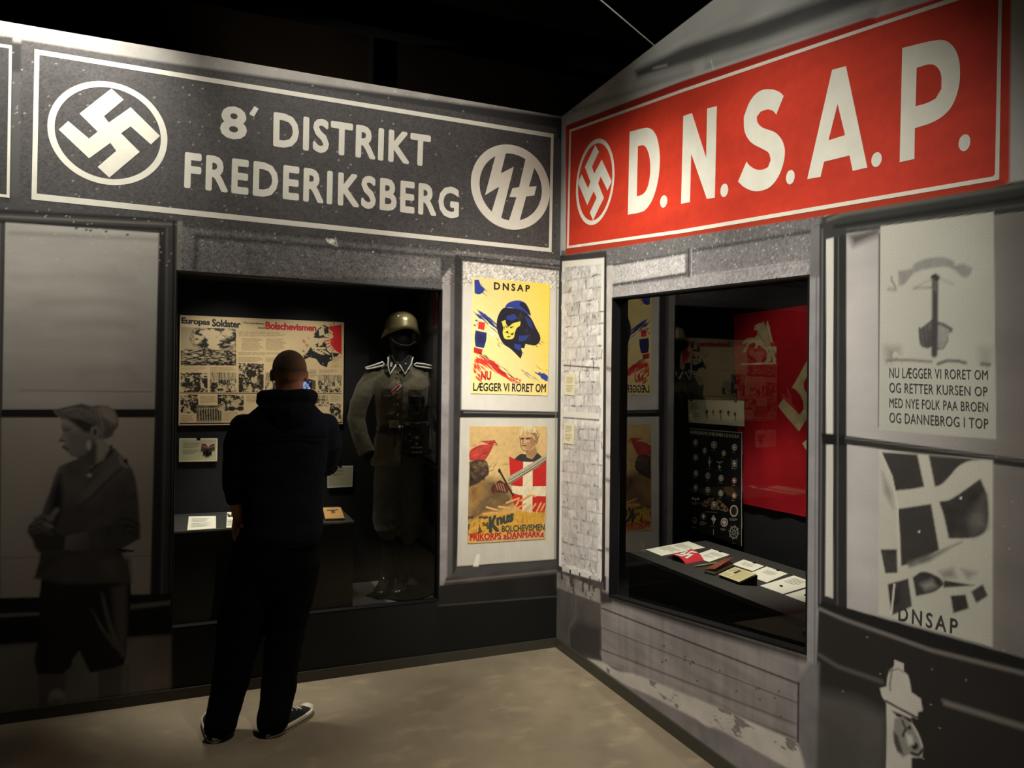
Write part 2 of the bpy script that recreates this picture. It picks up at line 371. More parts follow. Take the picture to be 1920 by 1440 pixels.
        if thick:
            # close the sheet: rim and back
            e = np.concatenate([q[:, [0, 1]], q[:, [1, 2]], q[:, [2, 3]], q[:, [3, 0]]]); key = np.sort(e, 1); k = key[:, 0].astype(np.int64)*10**7+key[:, 1]
            _, inv, cnt = np.unique(k, return_inverse=True, return_counts=True); be = e[cnt[inv] == 1]; n = len(P)
            P2 = P-np.array(s.surf.n)*thick; P = np.concatenate([P, P2]); C = np.concatenate([C, C])
            rim = np.stack([be[:, 1], be[:, 0], be[:, 0]+n, be[:, 1]+n], 1); q = np.concatenate([q, q[:, ::-1]+n, rim])
        me = bpy.data.meshes.new(name); me.vertices.add(len(P)); me.vertices.foreach_set('co', P.astype(np.float32).ravel())
        me.loops.add(q.size); me.loops.foreach_set('vertex_index', q.astype(np.int32).ravel()); me.polygons.add(len(q))
        me.polygons.foreach_set('loop_start', np.arange(0, q.size, 4, dtype=np.int32))
        ca = me.color_attributes.new('print', 'FLOAT_COLOR', 'POINT'); ca.data.foreach_set('color', C.astype(np.float32).ravel())
        me.update(calc_edges=True); me.validate(); me.materials.append(m)
        return link(name, me, parent)

def glyphs(txt, bold=0., space=1.0):
    c = bpy.data.curves.new('t', 'FONT'); c.body = txt; c.size = 1; c.space_character = space; c.resolution_u = 3; c.fill_mode = 'FRONT'
    o = bpy.data.objects.new('t', c); COL.objects.link(o); dg = bpy.context.evaluated_depsgraph_get(); me = bpy.data.meshes.new_from_object(o.evaluated_get(dg))
    v = [tuple(p.co[:2]) for p in me.vertices]; f = [tuple(p.vertices) for p in me.polygons]
    bpy.data.objects.remove(o); bpy.data.curves.remove(c); bpy.data.meshes.remove(me); return v, f
def text_into(mb, surf, quad, txt, bold=.0, space=1., off=.0012, mi=0):
    """set txt so that its ink fills the quad TL TR BR BL"""
    v, f = glyphs(txt, bold, space); q = [Vector(p) for p in surf.uvs(quad)]
    x0, x1 = min(p[0] for p in v)-bold, max(p[0] for p in v)+bold; y0, y1 = min(p[1] for p in v)-bold, max(p[1] for p in v)+bold
    sh = [(0, 0)]+([(bold*math.cos(i*math.pi/6), bold*math.sin(i*math.pi/6)) for i in range(12)] if bold > .008 else [])
    for k, (dx, dy) in enumerate(sh):
      out = []
      for x, y in v:
        x, y = x+dx, y+dy; a, b = (x-x0)/(x1-x0), (y-y0)/(y1-y0); p = (q[0]*(1-a)+q[1]*a)*b+(q[3]*(1-a)+q[2]*a)*(1-b); out.append(surf.p3(p[0], p[1], off+k*.000004))
      mb.add(out, f, mi)
    return mb
def lettering(parent, m, surf, lines, off=.0012, label=None):
    for l in lines:
        b = MB(); text_into(b, surf, *l, off=off); tag(b.build('lettering', m, parent), label)
# ------------------------------------------------------------------ building shell
OPEN_L = [(-2.213, .364), (-.775, .364), (-.775, 2.212), (-2.213, 2.222)]
OPEN_R = [(.650, .489), (2.085, .656), (2.085, 2.057), (.655, 2.134)]
WALL_H = 3.36
floor_m = mat('polished_concrete', (135, 122, 100), .42, var=.20, scale=1.6, bump=0.)
def floor_nodes(m):
    N = m.node_tree.nodes; K = m.node_tree.links; b = N['Principled BSDF']; tc = N['Texture Coordinate']
    base = b.inputs['Base Color'].links[0].from_socket
    n2 = N.new('ShaderNodeTexNoise'); n2.inputs['Scale'].default_value = 7; n2.inputs['Detail'].default_value = 6; n2.inputs['Roughness'].default_value = .7
    K.new(tc.outputs['Object'], n2.inputs['Vector'])
    mr = N.new('ShaderNodeMapRange'); mr.inputs['From Min'].default_value = .3; mr.inputs['From Max'].default_value = .7; mr.inputs['To Min'].default_value = .9; mr.inputs['To Max'].default_value = 1.1
    K.new(n2.outputs['Fac'], mr.inputs['Value']); sc = N.new('ShaderNodeVectorMath'); sc.operation = 'SCALE'; K.new(base, sc.inputs[0]); K.new(mr.outputs['Result'], sc.inputs['Scale'])
    # pale scuffs: stretched, thresholded noise
    mp = N.new('ShaderNodeMapping'); mp.inputs['Scale'].default_value = (3.2, 5.5, 1); mp.inputs['Rotation'].default_value = (0, 0, .9); K.new(tc.outputs['Object'], mp.inputs['Vector'])
    n3 = N.new('ShaderNodeTexNoise'); n3.inputs['Scale'].default_value = 1.6; n3.inputs['Detail'].default_value = 4; K.new(mp.outputs[0], n3.inputs['Vector'])
    m3 = N.new('ShaderNodeMapRange'); m3.inputs['From Min'].default_value = .56; m3.inputs['From Max'].default_value = .74; m3.inputs['To Max'].default_value = .30; K.new(n3.outputs['Fac'], m3.inputs['Value'])
    mx = N.new('ShaderNodeMix'); mx.data_type = 'RGBA'; K.new(m3.outputs['Result'], mx.inputs['Factor']); K.new(sc.outputs['Vector'], mx.inputs['A']); mx.inputs['B'].default_value = (*lin((190, 172, 138)), 1)
    K.new(mx.outputs['Result'], b.inputs['Base Color'])
    r2 = N.new('ShaderNodeMapRange'); r2.inputs['To Min'].default_value = .34; r2.inputs['To Max'].default_value = .52; K.new(n2.outputs['Fac'], r2.inputs['Value']); K.new(r2.outputs['Result'], b.inputs['Roughness'])
floor_nodes(floor_m)
tag(MB().box((-7, -8, -.1), (3, 3, 0)).build('floor', floor_m), kind='structure')
tag(MB().box((-7, -8, 6.0), (3, 3, 6.1)).build('ceiling', mat('ceiling_black', (16, 13, 9), .95)), kind='structure')
dark = mat('far_wall_black', (12, 10, 7), .95)
tag(MB().box((-7, 3, 0), (3, 3.1, 6)).build('wall_back', mat('back_wall_brown', (58, 42, 24), .9, var=.3, scale=1.5)), kind='structure'); tag(MB().box((3, -8, 0), (3.1, 3, 6)).build('wall_far_right', dark), kind='structure'); tag(MB().box((-7.1, -8, 0), (-7, 3, 6)).build('wall_far_left', dark), kind='structure')
tag(MB().box((-4.6, -.012, 0), (0, -.0, .056)).build('baseboard_left', M_['skirt']), kind='structure')
tag(MB().box((-.012, -4.8, 0), (0, -.012, .062)).build('baseboard_right', M_['skirt']), kind='structure')

# ================================================================== left wall print
cl = Canvas(WL, -3.5, 0., 0., WALL_H, .0055, (84, 82, 80))
allL = [(-3.5, 0), (0, 0), (0, WALL_H), (-3.5, WALL_H)]
def band(c, a, b, y0a, y1a, y0b, y1b, rgb, **k): c.poly([(a, y0a), (b, y0b), (b, y1b), (a, y1a)], rgb, **k)
# concrete coping along the top
band(cl, -250, 1062, -20, 74, 190, 240, (168, 164, 156), tex=.25, tscale=9, soft=.01)
band(cl, -250, 1062, 40, 100, 222, 262, (54, 53, 52), soft=.02)  # shadow of the sign board, painted into the print as a dark band
# speckled render under the signs
cl.poly([(335, 415), (1060, 478), (1060, 520), (335, 520)], (112, 109, 106), soft=.02, tex=.2, tscale=12, seed=5)
cl.poly([(-250, 340), (1062, 470), (1062, 492), (-250, 372)], (76, 75, 73), soft=.02)
cl.line([(368, 443), (600, 462), (842, 482)], .022, (66, 64, 62), soft=.02)
cl.line([(368, 440), (366, 505)], .02, (72, 70, 68), soft=.02)
cl.line([(845, 484), (842, 545)], .02, (72, 70, 68), soft=.02)
# left shop window: frame mouldings
cl.poly([(-250, 375), (332, 410), (334, 1150), (-250, 1195)], (66, 64, 61), soft=.008, tex=.2, tscale=6, seed=8)
cl.line([(-250, 384), (335, 413)], .012, (30, 29, 28), soft=.012); cl.line([(-250, 394), (330, 421)], .01, (112, 108, 100), soft=.008); cl.line([(-250, 404), (312, 430)], .016, (36, 35, 33), soft=.008)
cl.line([(338, 412), (334, 600), (328, 800), (322, 1150)], .026, (128, 124, 116), soft=.006)
cl.line([(326, 415), (324, 700), (318, 1140)], .012, (28, 27, 26), soft=.008); cl.line([(313, 428), (311, 760), (303, 1130)], .008, (92, 88, 82), soft=.006)
cl.poly([(297, 432), (310, 432), (300, 1130), (285, 1120)], (44, 42, 40), soft=.008)
# pale paper blinds behind the panes
cl.poly([(10, 417), (298, 437), (290, 767), (4, 768)], (186, 182, 172), soft=.006, rgb2=(168, 160, 150), g=[(150, 420), (150, 768)], tex=.10, tscale=3, seed=11)  # upper blind darkens downwards: light falloff put into the paper colour
cl.noise([(10, 417), (298, 437), (290, 767), (4, 768)], .22, 2.2, 9, 12)
cl.line([(20, 437), (296, 449)], .012, (112, 108, 100), soft=.03, a=.6)
for q, y in enumerate((520, 568, 610, 698)): cl.line([(30+40*q, y), (150+30*q, y-4), (250, y+3)], .03, (140, 134, 126), soft=.05, a=.35)
cl.line([(40, 732), (285, 735)], .005, (120, 114, 106), soft=.006, a=.8)
cl.poly([(-250, 417), (2, 418), (-2, 1120), (-250, 1135)], (92, 90, 86), soft=.006)
cl.poly([(3, 768), (291, 768), (290, 783), (2, 783)], (30, 28, 26), soft=.006)
cl.poly([(2, 783), (290, 783), (281, 1120), (0, 1128)], (164, 154, 140), soft=.006, tex=.08, tscale=3, seed=14)
cl.line([(0, 1046), (282, 1042)], .006, (120, 114, 104), soft=.006, a=.7)
for x, y in ((162, 431), (170, 432), (199, 434), (239, 440), (143, 428)): cl.ell((x, y), 2.6, 1.8, (30, 30, 30))
# sill and plinth under the window
cl.poly([(-250, 1128), (322, 1113), (322, 1140), (-250, 1160)], (26, 25, 24), soft=.01)
cl.line([(-250, 1164), (70, 1153), (245, 1138), (320, 1130)], .024, (110, 104, 98), soft=.012)
cl.poly([(-250, 1172), (320, 1140), (322, 1190), (-250, 1225)], (12, 12, 12), soft=.012)
cl.poly([(-250, 1226), (322, 1192), (322, 1340), (-250, 1400)], (118, 111, 103), soft=.03, tex=.3, tscale=4, seed=15)
cl.poly([(322, 1130), (1060, 1105), (1060, 1240), (322, 1340)], (24, 24, 22), soft=.02)
# right poster window frame
cl.poly([(826, 478), (1062, 505), (1062, 1105), (820, 1130)], (74, 71, 69), soft=.008, tex=.2, tscale=6, seed=17)
cl.poly([(829, 520), (846, 500), (842, 1100), (824, 1125)], (146, 139, 136), soft=.008, tex=.3, tscale=16, seed=18)
cl.poly([(845, 496), (852, 494), (847, 1080), (838, 1090)], (92, 88, 86), soft=.006)
cl.poly([(853, 478), (866, 486), (858, 1060), (849, 1078)], (46, 44, 43), soft=.006, tex=.5, tscale=12, seed=19)
cl.line([(855, 480), (1062, 500)], .010, (44, 43, 42), soft=.01); cl.line([(852, 472), (1062, 492)], .016, (124, 120, 116), soft=.01)
blind1 = [(868, 490), (1048, 508), (1045, 772), (865, 768)]; blind2 = [(863, 783), (1045, 783), (1042, 1048), (857, 1062)]
cl.poly(blind1, (216, 210, 198), soft=.005, tex=.05, tscale=14, seed=21); cl.poly(blind2, (204, 198, 182), soft=.005, tex=.06, tscale=10, seed=22)
cl.noise(blind1, .05, 50, 12, 23); cl.noise(blind2, .07, 40, 10, 24)
cl.poly([(863, 769), (1046, 773), (1046, 784), (862, 783)], (30, 29, 28), soft=.005); cl.line([(870, 773), (1044, 776)], .006, (120, 114, 106), soft=.005)
cl.line([(1044, 505), (1040, 1050)], .006, (120, 116, 108), soft=.006)
cl.line([(857, 1063), (1043, 1050)], .007, (60, 56, 52), soft=.005); cl.poly([(893, 1040), (900, 1039), (897, 1062), (887, 1062)], (236, 228, 208), soft=.006)
cl.poly([(836, 1083), (1043, 1060), (1043, 1077), (832, 1098)], (72, 66, 63), soft=.01, tex=.5, tscale=9, seed=26)
cl.line([(826, 1092), (1043, 1070)], .008, (138, 128, 122), soft=.01, a=.7)
cl.poly([(824, 1098), (1043, 1076), (1043, 1118), (822, 1134)], (34, 31, 29), soft=.008, tex=.5, tscale=5, seed=27)
cl.line([(822, 1136), (1043, 1118)], .007, (86, 82, 76), soft=.008, a=.8)
cl.poly([(820, 1137), (1060, 1119), (1060, 1215), (820, 1260)], (20, 20, 18), soft=.008)
# flakes and scratches of the enlarged photograph
for k in range(420):
    x, y = random.uniform(0, 1045), random.uniform(90, 520); cl.ell((x, y), random.uniform(.7, 1.5), random.uniform(.6, 1.2), (222, 218, 208), a=.7)
cl.ell((621, 452), 8, 4, (226, 220, 208), soft=.006); cl.line([(612, 448), (619, 455), (629, 460)], .008, (232, 228, 216)); cl.line([(629, 445), (632, 462)], .004, (220, 214, 204))
cl.noise([(335, 415), (1060, 478), (1060, 545), (335, 510)], .8, 150, 150, 31, octv=2)
cl.noise(allL, .10, 3, 3, 33, raw=True)

# ---- boy in the print
bz = zoomed(40, 740, 4.234); bz2 = zoomed(0, 1060, 5.144)
boy_jacket = bz([(470, 500), (380, 535), (300, 570), (265, 640), (230, 760), (180, 890), (165, 945), (60, 1045), (52, 1090), (90, 1150), (105, 1215), (150, 1260), (140, 1330), (105, 1455), (340, 1500), (870, 1490), (850, 1400), (830, 1330), (800, 1262), (885, 1240), (800, 1222), (925, 1150), (938, 1030), (935, 900), (915, 700), (885, 600), (835, 530), (745, 430), (705, 410), (640, 520)])
boy_breech = bz2([(400, 125), (860, 150), (1255, 158), (1270, 300), (1228, 600), (1215, 850), (1195, 960), (1100, 990), (870, 1035), (805, 905), (765, 820), (700, 905), (690, 970), (600, 1050), (360, 1050), (330, 900), (390, 600), (372, 350)])
boy_legs = [bz2([(370, 1040), (650, 1045), (625, 1180), (610, 1440), (372, 1440)]), bz2([(945, 1020), (1245, 950), (1225, 1440), (955, 1440)])]
boy_head = bz([(255, 125), (330, 105), (430, 82), (480, 72), (560, 92), (620, 86), (680, 92), (735, 122), (768, 190), (768, 250), (735, 290), (692, 345), (650, 360), (700, 430), (660, 520), (560, 575), (470, 520), (450, 500), (400, 488), (375, 465), (350, 438), (322, 415), (340, 392), (335, 378), (300, 365), (328, 300), (318, 250), (318, 200), (290, 170)])
for lg in boy_legs: cl.poly(lg, (92, 85, 79), soft=.008)
cl.poly(bz2([(1180, 960), (1242, 955), (1225, 1280), (1160, 1300)]), (110, 104, 96), soft=.015)
cl.ell((548/5.144, 1060+1285/5.144), 15, 17, (150, 140, 128), soft=.02); cl.poly(bz2([(490, 1280), (610, 1280), (600, 1440), (470, 1440)]), (112, 104, 96), soft=.02)
cl.poly(boy_breech, (34, 32, 30), soft=.01, tex=.3, tscale=14, seed=41)
cl.poly(bz2([(1080, 215), (1225, 180), (1225, 600), (1205, 850), (1180, 880), (1110, 600)]), (92, 87, 82), soft=.03)
cl.poly(bz2([(970, 245), (1000, 290), (1075, 560), (1130, 690), (1205, 850), (1190, 880), (1070, 690), (1000, 440)]), (98, 94, 88), soft=.012)
cl.poly(bz2([(875, 410), (930, 490), (1010, 620), (1130, 770), (1190, 880), (1080, 770), (960, 600)]), (96, 92, 86), soft=.010)
cl.poly(bz2([(1240, 170), (1255, 180), (1258, 330), (1235, 480)]), (20, 20, 19), soft=.006)
cl.poly(boy_jacket, (88, 83, 77), soft=.014, rgb2=(60, 56, 52), g=[(150, 870), (150, 1080)], tex=.45, tscale=9, seed=42)
cl.poly(bz([(330, 1290), (860, 1300), (870, 1490), (340, 1500), (110, 1450)]), (66, 62, 58), soft=.03, rgb2=(84, 78, 72), g=[(100, 1050), (240, 1085)], tex=.4, tscale=10, seed=43)
cl.poly(bz([(310, 640), (330, 760), (320, 920), (270, 1040), (230, 1010), (250, 760)]), (34, 33, 31), soft=.03)
cl.poly(bz([(700, 560), (790, 500), (830, 560), (760, 620), (540, 830), (470, 870), (500, 760)]), (98, 92, 86), soft=.03); cl.line(bz([(790, 590), (720, 650), (560, 810), (460, 890)]), .010, (44, 42, 40), soft=.02, a=.8)
cl.line(bz([(835, 572), (800, 545), (780, 500)]), .012, (134, 126, 118), soft=.012); cl.poly(bz([(810, 520), (840, 505), (845, 560)]), (24, 23, 22), soft=.008)
cl.poly(bz([(520, 500), (600, 560), (720, 480), (745, 430), (690, 430), (640, 500), (560, 570)]), (70, 66, 62), soft=.012); cl.line(bz([(710, 412), (700, 460), (650, 510), (560, 590)]), .014, (40, 38, 36), soft=.012)
cl.poly(bz([(540, 545), (575, 540), (570, 580), (545, 575)]), (150, 142, 132), soft=.01); cl.ell(bz([(540, 640)])[0], 5, 3.5, (160, 150, 140), soft=.008)
# folded forearm, cuff and hands
cl.poly(bz([(525, 1085), (760, 1010), (930, 1035), (920, 1150), (780, 1225), (560, 1240), (540, 1170)]), (66, 63, 59), soft=.012, tex=.5, tscale=12, seed=45)
for q in range(5): cl.line(bz([(800+18*q, 985+26*q), (880+8*q, 1005+26*q), (935, 1040+24*q)]), .010, (78, 74, 69) if q % 2 else (34, 32, 30), soft=.02)
cl.poly(bz([(355, 1120), (525, 1085), (545, 1170), (545, 1240), (340, 1235), (330, 1170)]), (112, 106, 98), soft=.01, rgb2=(76, 72, 67), g=[(120, 1005), (170, 1030)])
cl.poly(bz([(165, 950), (230, 940), (270, 1000), (260, 1080), (350, 1130), (340, 1230), (150, 1240), (95, 1150), (55, 1090), (62, 1045)]), (54, 50, 47), soft=.012)
for a, b, c2 in ((110, 985, 88), (85, 1030, 84), (75, 1070, 76), (95, 1100, 66)): cl.line(bz([(a, b), (a+70, b-25), (a+140, b+5)]), .016, (c2+16, c2+10, c2+2), soft=.012)
cl.line(bz([(225, 985), (262, 940), (280, 915)]), .024, (118, 110, 100), soft=.012); cl.line(bz([(195, 1030), (235, 1050)]), .018, (122, 114, 104), soft=.012)
cl.line(bz([(760, 1228), (890, 1243)]), .008, (14, 14, 14), soft=.006)
# head
face = (140, 130, 118)
cl.poly(boy_head, face, soft=.008, rgb2=(98, 92, 84), g=[(112, 800), (170, 850)], tex=.12, tscale=20, seed=46)
cl.poly(bz([(600, 350), (650, 355), (700, 430), (640, 520), (600, 540), (590, 430)]), (146, 136, 124), soft=.02)
cl.poly(bz([(450, 500), (545, 440), (560, 380), (600, 400), (590, 520), (560, 575), (480, 525)]), (74, 69, 64), soft=.02)
cl.poly(bz([(360, 300), (480, 300), (540, 380), (500, 470), (420, 480), (390, 420)]), (112, 105, 96), soft=.03)
cl.ell(bz([(535, 400)])[0], 4.5, 9, (168, 158, 144), soft=.012)
cl.poly(bz([(330, 268), (385, 278), (375, 292), (340, 288)]), (66, 61, 57), soft=.014); cl.line(bz([(330, 252), (390, 268)]), .008, (104, 96, 88), soft=.014); cl.line(bz([(304, 365), (338, 366)]), .006, (62, 58, 54), soft=.010); cl.line(bz([(332, 416), (368, 434)]), .008, (52, 48, 45), soft=.010)
hair = bz([(255, 125), (330, 105), (430, 82), (480, 72), (560, 92), (620, 86), (680, 92), (735, 122), (768, 190), (768, 250), (735, 290), (692, 345), (650, 350), (630, 290), (600, 250), (560, 260), (540, 300), (500, 295), (440, 245), (370, 200), (310, 185)])
cl.poly(hair, (104, 96, 88), soft=.010, tex=.5, tscale=26, seed=47)
cl.poly(bz([(350, 170), (430, 190), (560, 180), (620, 230), (560, 260), (540, 300), (500, 295), (440, 245)]), (46, 43, 40), soft=.02)
cl.poly(bz([(620, 95), (690, 100), (740, 140), (762, 210), (720, 260), (660, 220), (610, 150)]), (138, 128, 116), soft=.02)
for q in range(16): cl.line(bz([(300+20*q, 120+random.randint(-12, 20)), (380+18*q, 120+random.randint(-10, 20)), (470+14*q, 190+6*q)]), .006, (146, 136, 122) if q % 2 else (66, 61, 56), soft=.014, a=.45)
for q in range(8): cl.line(bz([(650+12*q, 180+8*q), (670+8*q, 250+10*q), (660+8*q, 330)]), .006, (60, 55, 50), soft=.008, a=.6)
cl.poly(bz([(555, 260), (600, 250), (622, 290), (612, 330), (580, 345), (560, 310)]), (128, 118, 106), soft=.008); cl.ell(bz([(585, 298)])[0], 3.5, 6, (64, 58, 54), soft=.008)

# ---- masks of the separate printed pictures
sign_grey_px = [(40, 74), (1046, 240), (1042, 485), (36, 384)]
sign_edge_px = [(-250, 40), (24, 70), (19, 380), (-250, 350)]
cl.poly(sign_edge_px, (66, 65, 64), soft=.01); cl.poly(sign_grey_px, (78, 75, 74), soft=.01, tex=.12, tscale=7, seed=51)
cl.noise(sign_grey_px, .55, 130, 130, 52, octv=3); cl.noise(sign_edge_px, .5, 130, 130, 53, octv=3)
for k in range(160): cl.ell((random.uniform(40, 1040), random.uniform(90, 480)), random.uniform(.6, 1.4), random.uniform(.5, 1.1), (232, 228, 216), a=.75)
mk_open = cl.mask(OPEN_L, raw=True); cl.snap(OPEN_L)
mk_grey = cl.mask(sign_grey_px); mk_edge = cl.mask(sign_edge_px)
mk_boy = cl.mask(boy_head) | cl.mask(boy_jacket) | cl.mask(boy_breech) | cl.mask(boy_legs[0]) | cl.mask(boy_legs[1])
mk_b1, mk_b2 = cl.mask(blind1), cl.mask(blind2)
wl = cl.build('wall_left', M_['mural'], ~(mk_open | mk_grey | mk_edge | mk_boy)); tag(wl, kind='structure')
core = MB().prism(WL, [[(-4.6, 0), (0, 0), (0, WALL_H), (-4.6, WALL_H)], OPEN_L], -.06, -.004)
core.box((-4.6, -.0005, 0), (-3.5, .0, WALL_H)).build('wall_core', M_['wallcore'], wl)
boy = cl.build('printed_boy', M_['mural'], mk_boy)
tag(boy, 'life-size monochrome printed boy with folded arms and knee breeches on the left wall', 'mural figure')

sg = thing('shop_sign', WL.p3(-1.5, 2.9), 'long dark grey sign lettered 8 DISTRIKT FREDERIKSBERG above the left display case', 'sign')
cl.build('sign_panel', M_['mural'], mk_grey, sg)
def frame(mb, surf, outer, inner, off=.0012): mb.prism(surf, [surf.uvs(outer), surf.uvs(inner)], .0, off)
bd = MB(); frame(bd, WL, [(65, 92), (1038, 251), (1034, 473), (59, 374)], [(74, 103), (1033, 258), (1029, 465), (69, 363)])
bd.build('border', M_['signgrey'], sg)
HOOK_L = [(209, 166), (232, 187), (195, 218), (204, 230), (245, 201), (300, 255), (283, 271), (245, 237), (227, 250), (262, 285), (205, 333), (183, 313), (218, 283), (207, 268), (167, 297), (110, 243), (128, 227), (167, 260), (183, 247), (149, 213)]
em = MB(); c0 = WL.uv(204.5, 250); e = WL.uv(314, 261); rr = abs(e[0]-c0[0]); ru = WL.uv(203, 153)[1]-c0[1]
em.prism(WL, [ring_pts(c0, (rr, 0), (0, ru), 64), ring_pts(c0, (rr, 0), (0, ru), 64, .885)], 0, .0012)
em.prism(WL, [list(reversed(WL.uvs(HOOK_L)))], 0, .0012); em.build('emblem', M_['signgrey'], sg)
z2 = zoomed(640, 0, 3.0)
em = MB(); c0 = WL.uv(958.5, 351); rr = WL.uv(1031, 351)[0]-c0[0]; ru = WL.uv(955, 271)[1]-c0[1]
em.prism(WL, [ring_pts(c0, (rr, 0), (0, ru), 64), ring_pts(c0, (rr, 0), (0, ru), 64, .79)], 0, .0012)
em.prism(WL, [WL.uvs(z2([(868, 872), (925, 862), (897, 975), (970, 938), (897, 1232), (846, 1190), (888, 1050), (808, 1098)]))], 0, .0013)
em.prism(WL, [WL.uvs(z2([(1038, 885), (1088, 935), (1055, 1050), (1098, 1048), (1085, 1100), (1040, 1105), (1000, 1250), (943, 1240), (985, 1110), (945, 1108), (962, 1060), (1000, 1052)]))], 0, .0013)
em.build('emblem', M_['signgrey'], sg)
lettering(sg, M_['signgrey'], WL, [([(414, 196), (463, 203), (463, 264), (412, 259)], '8', .035), ([(513, 209), (808, 254), (806, 314), (512, 275)], 'DISTRIKT', .034, 1.12), ([(347, 284), (861, 352), (860, 411), (345, 353)], 'FREDERIKSBERG', .034, 1.16)])
MB().prism(WL, [WL.uvs([(477, 199), (485, 204), (476, 219), (467, 214)])], 0, .0012).build('apostrophe', M_['signgrey'], sg)
se = thing('shop_sign', WL.p3(-3.1, 2.9), 'cut-off dark sign at the far left end of the wall, only its white border visible', 'sign')
cl.build('sign_panel', M_['mural'], mk_edge, se)
bd = MB(); frame(bd, WL, [(-200, 50), (22.5, 85.5), (18, 371), (-200, 348)], [(-195, 57), (17, 91), (12.5, 365), (-195, 342)]); bd.build('border', M_['signgrey'], se)
# ================================================================== right wall print
cr = Canvas(WR, 0., 3.4, 0., WALL_H, .0045, (120, 116, 114))
z3 = zoomed(1280, 0, 3.0); z3l = zoomed(1280, 960, 3.0); zn = zoomed(1060, 200, 5.144); z4 = zoomed(1040, 1050, 4.113); z5 = zoomed(1580, 380, 3.274); z6 = zoomed(1580, 820, 2.3226)
allR = [(0, 0), (3.4, 0), (3.4, WALL_H), (0, WALL_H)]
# smooth concrete lintel at the top
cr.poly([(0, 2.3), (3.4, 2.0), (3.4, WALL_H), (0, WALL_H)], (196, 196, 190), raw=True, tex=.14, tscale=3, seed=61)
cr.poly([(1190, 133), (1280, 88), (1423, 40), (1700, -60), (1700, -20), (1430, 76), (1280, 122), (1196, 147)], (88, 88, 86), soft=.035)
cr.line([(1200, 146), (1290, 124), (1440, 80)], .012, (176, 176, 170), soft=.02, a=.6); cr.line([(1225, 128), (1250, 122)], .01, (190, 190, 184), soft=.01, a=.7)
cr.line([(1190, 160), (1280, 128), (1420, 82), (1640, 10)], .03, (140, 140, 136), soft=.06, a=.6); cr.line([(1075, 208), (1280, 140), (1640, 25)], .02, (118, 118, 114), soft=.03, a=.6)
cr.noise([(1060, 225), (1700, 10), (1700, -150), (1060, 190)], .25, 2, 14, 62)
cr.poly([(1300, 118), (1318, 112), (1322, 135), (1302, 142)], (196, 194, 186), soft=.03, a=.7); cr.line([(1333, 113), (1338, 130)], .006, (220, 218, 210), soft=.008)
# rendered band under the sign and the lintel panels above the case
cr.poly([(1052, 470), (1545, 398), (1545, 520), (1052, 560)], (112, 109, 108), soft=.01, tex=.2, tscale=10, seed=63)
cr.poly([(1137, 500), (1285, 475), (1285, 512), (1137, 536)], (186, 181, 178), soft=.008, tex=.15, tscale=8, seed=64); cr.line([(1137, 536), (1286, 513)], .012, (62, 60, 59), soft=.012); cr.line([(1137, 499), (1286, 474)], .010, (74, 72, 71), soft=.012)
cr.poly([(1301, 470), (1530, 434), (1530, 484), (1301, 516)], (128, 124, 124), soft=.008, tex=.2, tscale=8, seed=65); cr.line([(1300, 470), (1532, 432)], .012, (70, 68, 67), soft=.012); cr.line([(1301, 518), (1532, 486)], .008, (172, 168, 166), soft=.008)
cr.line([(1291, 468), (1291, 540)], .012, (58, 56, 55), soft=.01); cr.line([(1297, 468), (1297, 530)], .006, (180, 176, 172), soft=.006)
cr.poly([(1134, 540), (1537, 488), (1537, 520), (1150, 562), (1150, 1125), (1134, 1110)], (160, 155, 154), soft=.01, tex=.2, tscale=14, seed=66)
for k in range(230): cr.ell((random.uniform(1062, 1540), random.uniform(420, 540)), random.uniform(.6, 1.2), random.uniform(.6, 1.2), (230, 226, 218), a=.8)
cr.noise([(1052, 470), (1545, 398), (1545, 530), (1052, 560)], .5, 150, 150, 67, octv=2)
# corner strip, brick panel frame and jamb
cr.poly([(1040, 480), (1060, 478), (1052, 1200), (1036, 1210)], (60, 58, 56), soft=.006)
cr.poly([(1052, 480), (1137, 470), (1136, 1110), (1046, 1075)], (58, 56, 55), soft=.008)
cr.poly([(1138, 498), (1149, 497), (1146, 1085), (1134, 1080)], (196, 190, 182), soft=.005, tex=.3, tscale=10, seed=68); cr.line([(1136, 478), (1132, 1110)], .012, (16, 16, 16), soft=.006)
for y in (690, 855, 900, 1030): cr.line([(1137, y), (1149, y+4)], .02, (84, 80, 78), soft=.02, a=.8)
brick_px = [(1054, 490), (1133, 483), (1128, 1087), (1048, 1061)]
cr.poly(brick_px, (232, 228, 216), soft=.004)
inner = [(1059, 501), (1127, 496), (1121, 1075), (1053, 1052)]
cr.poly(inner, (206, 202, 196), soft=.004, rgb2=(186, 180, 176), g=[(1090, 520), (1090, 1050)], tex=.12, tscale=18, seed=69)
r_ = random.Random(11); y = 500; row = 0
cr.poly(inner, (196, 190, 185), soft=.004, tex=.2, tscale=30, seed=69)
